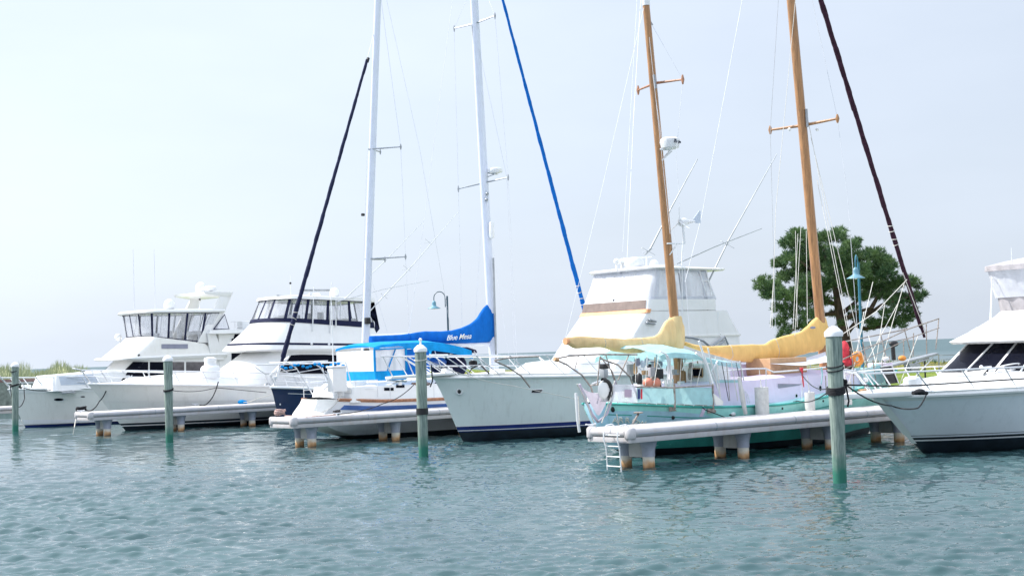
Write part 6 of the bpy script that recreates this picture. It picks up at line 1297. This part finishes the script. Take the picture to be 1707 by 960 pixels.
    build('deck_line', MB().tube([A(1548, 640, v0-1), A(1566, 634, v0-.8), A(1580, 637, v0-.8)], .012, 5), rope_wht, t)
    return t
yacht_G()
# ================================================================== ROPES
P1 = Vector((24.8, 20.43, 1.98)); P2 = Vector((24.8, 36.38, 2.93)); P3 = Vector((24.1, 52.93, 2.02)); P4 = Vector((24.2, 70.83, 2.27))
def near_pile(P, px, py): # a point at the pile's own distance
    d = ray(px, py); Yd = W(*P).y; return AD(px, py, Yd)
k = near_pile(P1, 1410, 641)
rope('mooring_line', [near_pile(P1, 1396, 641), k, A(1533, 642, 21.3), A(1707, 631, 21.1), A(1800, 624, 21.1)], .018, rope_blk, 'taut black mooring line from the nearest pile across the bow of the right hand yacht', sag=[0, .02, .0, 0])
rope('mooring_line', [near_pile(P1, 1396, 622), k, A(1486, 676, 23.2), A(1530, 680, 22.2), A(1545, 655, 22.6)], .018, rope_blk, 'black line looping under the bow plank of the right hand yacht', sag=[0, .10, .05, .05])
rope('mooring_line', [near_pile(P1, 1396, 648), k+Vector((0, 0, .0)), near_pile(P1, 1415, 668), near_pile(P1, 1413, 678)], .02, rope_blk, 'short black rope tail hanging from the knot beside the nearest pile', sag=[.02, .02, 0])
coil('rope_knot', k, rope_blk, 'black rope knot hanging just right of the nearest pile', .035, .02, 3)
rope('mooring_line', [near_pile(P1, 1384, 646), A(1330, 612, 28.6)], .012, rope_blk, 'thin black line from the nearest pile to the side rail of the teal ketch', sag=.25)
rope('dock_line', [AZ(1150, 694, 1.09), AZ(1222, 691, 1.085), AZ(1262, 671, 1.12), AZ(1330, 668, 1.1)], .018, rope_blk, 'black dock line lying along the pier beside the teal ketch', sag=0)
q = AZ(1262, 670, 1.06); coil('rope_coil', q, rope_blk, 'black rope coil heaped on the pier beside the teal ketch', .13, .022, 7)
q = AZ(1222, 690, 1.10); single('white_float', MB().ball(q, .06, sx=1.6), plastic_w, 'small white float at the end of the black dock line by the teal ketch', 'float', q)
rope('mooring_line', [near_pile(P1, 1384, 650), A(1330, 668, 28.3), AZ(1262, 672, 1.12)], .014, rope_blk, 'black line from the nearest pile down along the teal hull to the rope coil', sag=[.12, .05])
rope('mooring_line', [P2+Vector((.1, -.15, .0)), A(850, 642, 38.3), A(960, 665, 38.25)], .010, rope_wht, 'thin white line from the banded pile across the grey yacht hull', sag=[.12, 0])
rope('mooring_line', [A(788, 613, 40.0), A(757, 651, 41.5)], .02, rope_blk, 'short dark line hanging from the bow of the grey yacht', sag=0)
rope('mooring_line', [A(786, 614, 40.3), A(800, 607, 40.3), A(815, 622, 39.6)], .03, rope_blk, 'dark rope tangle on the foredeck of the grey yacht', sag=0)
coil('rope_bundle', A(790, 607, 40.2)-Vector((0, 0, .05)), rope_blk, 'knotted dark rope bundle on the bow of the grey yacht', .12, .035, 5)
rope('hanging_rope', [near_pile(P2, 719, 608)+Vector((0, 0, 0)), near_pile(P2, 721, 635), near_pile(P2, 717, 645)], .02, rope_blk, 'black rope end hanging down the right side of the banded pile', sag=0)
rope('dock_line', [AZ(563, 690, 1.12), A(640, 672, 45.0), A(692, 639, 45.4)], .016, rope_blk, 'dark dock line rising from the pier to the blue striped sailboat', sag=[.08, .12])
q = AZ(563, 690, 1.06); coil('rope_coil', q, rope_blk, 'black rope on the cleat by the sailboat transom', .12, .025, 4)
q = AZ(468, 692, 1.06); coil('rope_coil', q, rope_pink, 'faded pink rope heap at the outer end of the middle pier', .17, .024, 8)
rope('dock_line', [AZ(475, 693, 1.09), AZ(520, 694, 1.09), AZ(560, 691, 1.12)], .018, rope_pink, 'faded pink dock line lying on the end of the middle pier', sag=0)
rope('stern_line', [A(570, 657, 45.7), A(552, 680, 46.0), AZ(530, 690, 1.1)], .014, rope_wht, 'pale stern line from the sailboat transom corner to the pier', sag=[.05, 0])
q = AZ(137, 685, 1.06); coil('rope_coil', q, rope_blk, 'black rope heap at the outer end of the left pier', .20, .032, 7)
rope('mooring_line', [AZ(145, 684, 1.1), A(166, 668, 64.4), A(181, 640, 64.8)], .026, rope_blk, 'black line drooping from the left pier to the bow of the cream cruiser', sag=[.16, .12])
q = AZ(325, 674, 1.06); coil('rope_coil', q, rope_blk, 'black rope heap half way along the left pier', .22, .032, 6)
rope('mooring_line', [AZ(333, 675, 1.1), A(352, 665, 62.3), A(364, 636, 62.5)], .026, rope_blk, 'black line drooping from the cream cruiser side to the left pier', sag=[.12, .1])
rope('mooring_line', [P3+Vector((.1, -.12, .0)), A(360, 646, 61.0), A(444, 654, 60.0)], .014, rope_blk, 'dark line stretched from the pile along the cream cruiser hull', sag=[.1, 0])
q = AZ(403, 673, 1.06); single('blue_rag', MB().ball(q+Vector((0, 0, .09)), .16, 10, 6, sx=1.3, sz=.7).ball(q+Vector((.2, .02, .06)), .1, 8, 6), canvas_cyan, 'bright blue cloth bundle on the pier beside the cream cruiser', 'cloth', q)
rope('dock_line', [q+Vector((0, 0, .08)), A(430, 664, 60.5), A(452, 658, 59.5)], .012, rope_wht, 'pale line from the blue cloth bundle to the navy sloop', sag=[.05, 0])
rope('mooring_line', [P4+Vector((.1, -.12, 0)), A(36, 647, 73.8)], .03, rope_blk, 'dark line from the leftmost pile to the bow cleat of the leftmost cruiser', sag=.05)
rope('mooring_line', [near_pile(P4, 17, 640), near_pile(P4, 19, 660), A(32, 678, 72.3), A(41, 664, 72.9), A(40, 648, 73.3)], .024, rope_blk, 'dark rope loop drooping below the bow of the leftmost cruiser', sag=[.0, .12, .10, 0])
rope('mooring_line', [P4+Vector((.1, -.1, -.02)), A(85, 650, 73.5)], .02, rope_blk, 'second dark line running aft from the leftmost pile along the leftmost cruiser', sag=.12)
rope('ladder_line', [AZ(128, 688, 1.0), near_pile(Vector((24.2, 61.3, 1)), 124, 712), near_pile(Vector((24.2, 61.3, 1)), 122, 724)], .02, rope_wht, 'pale rope hanging into the water from the end of the left pier', sag=0)
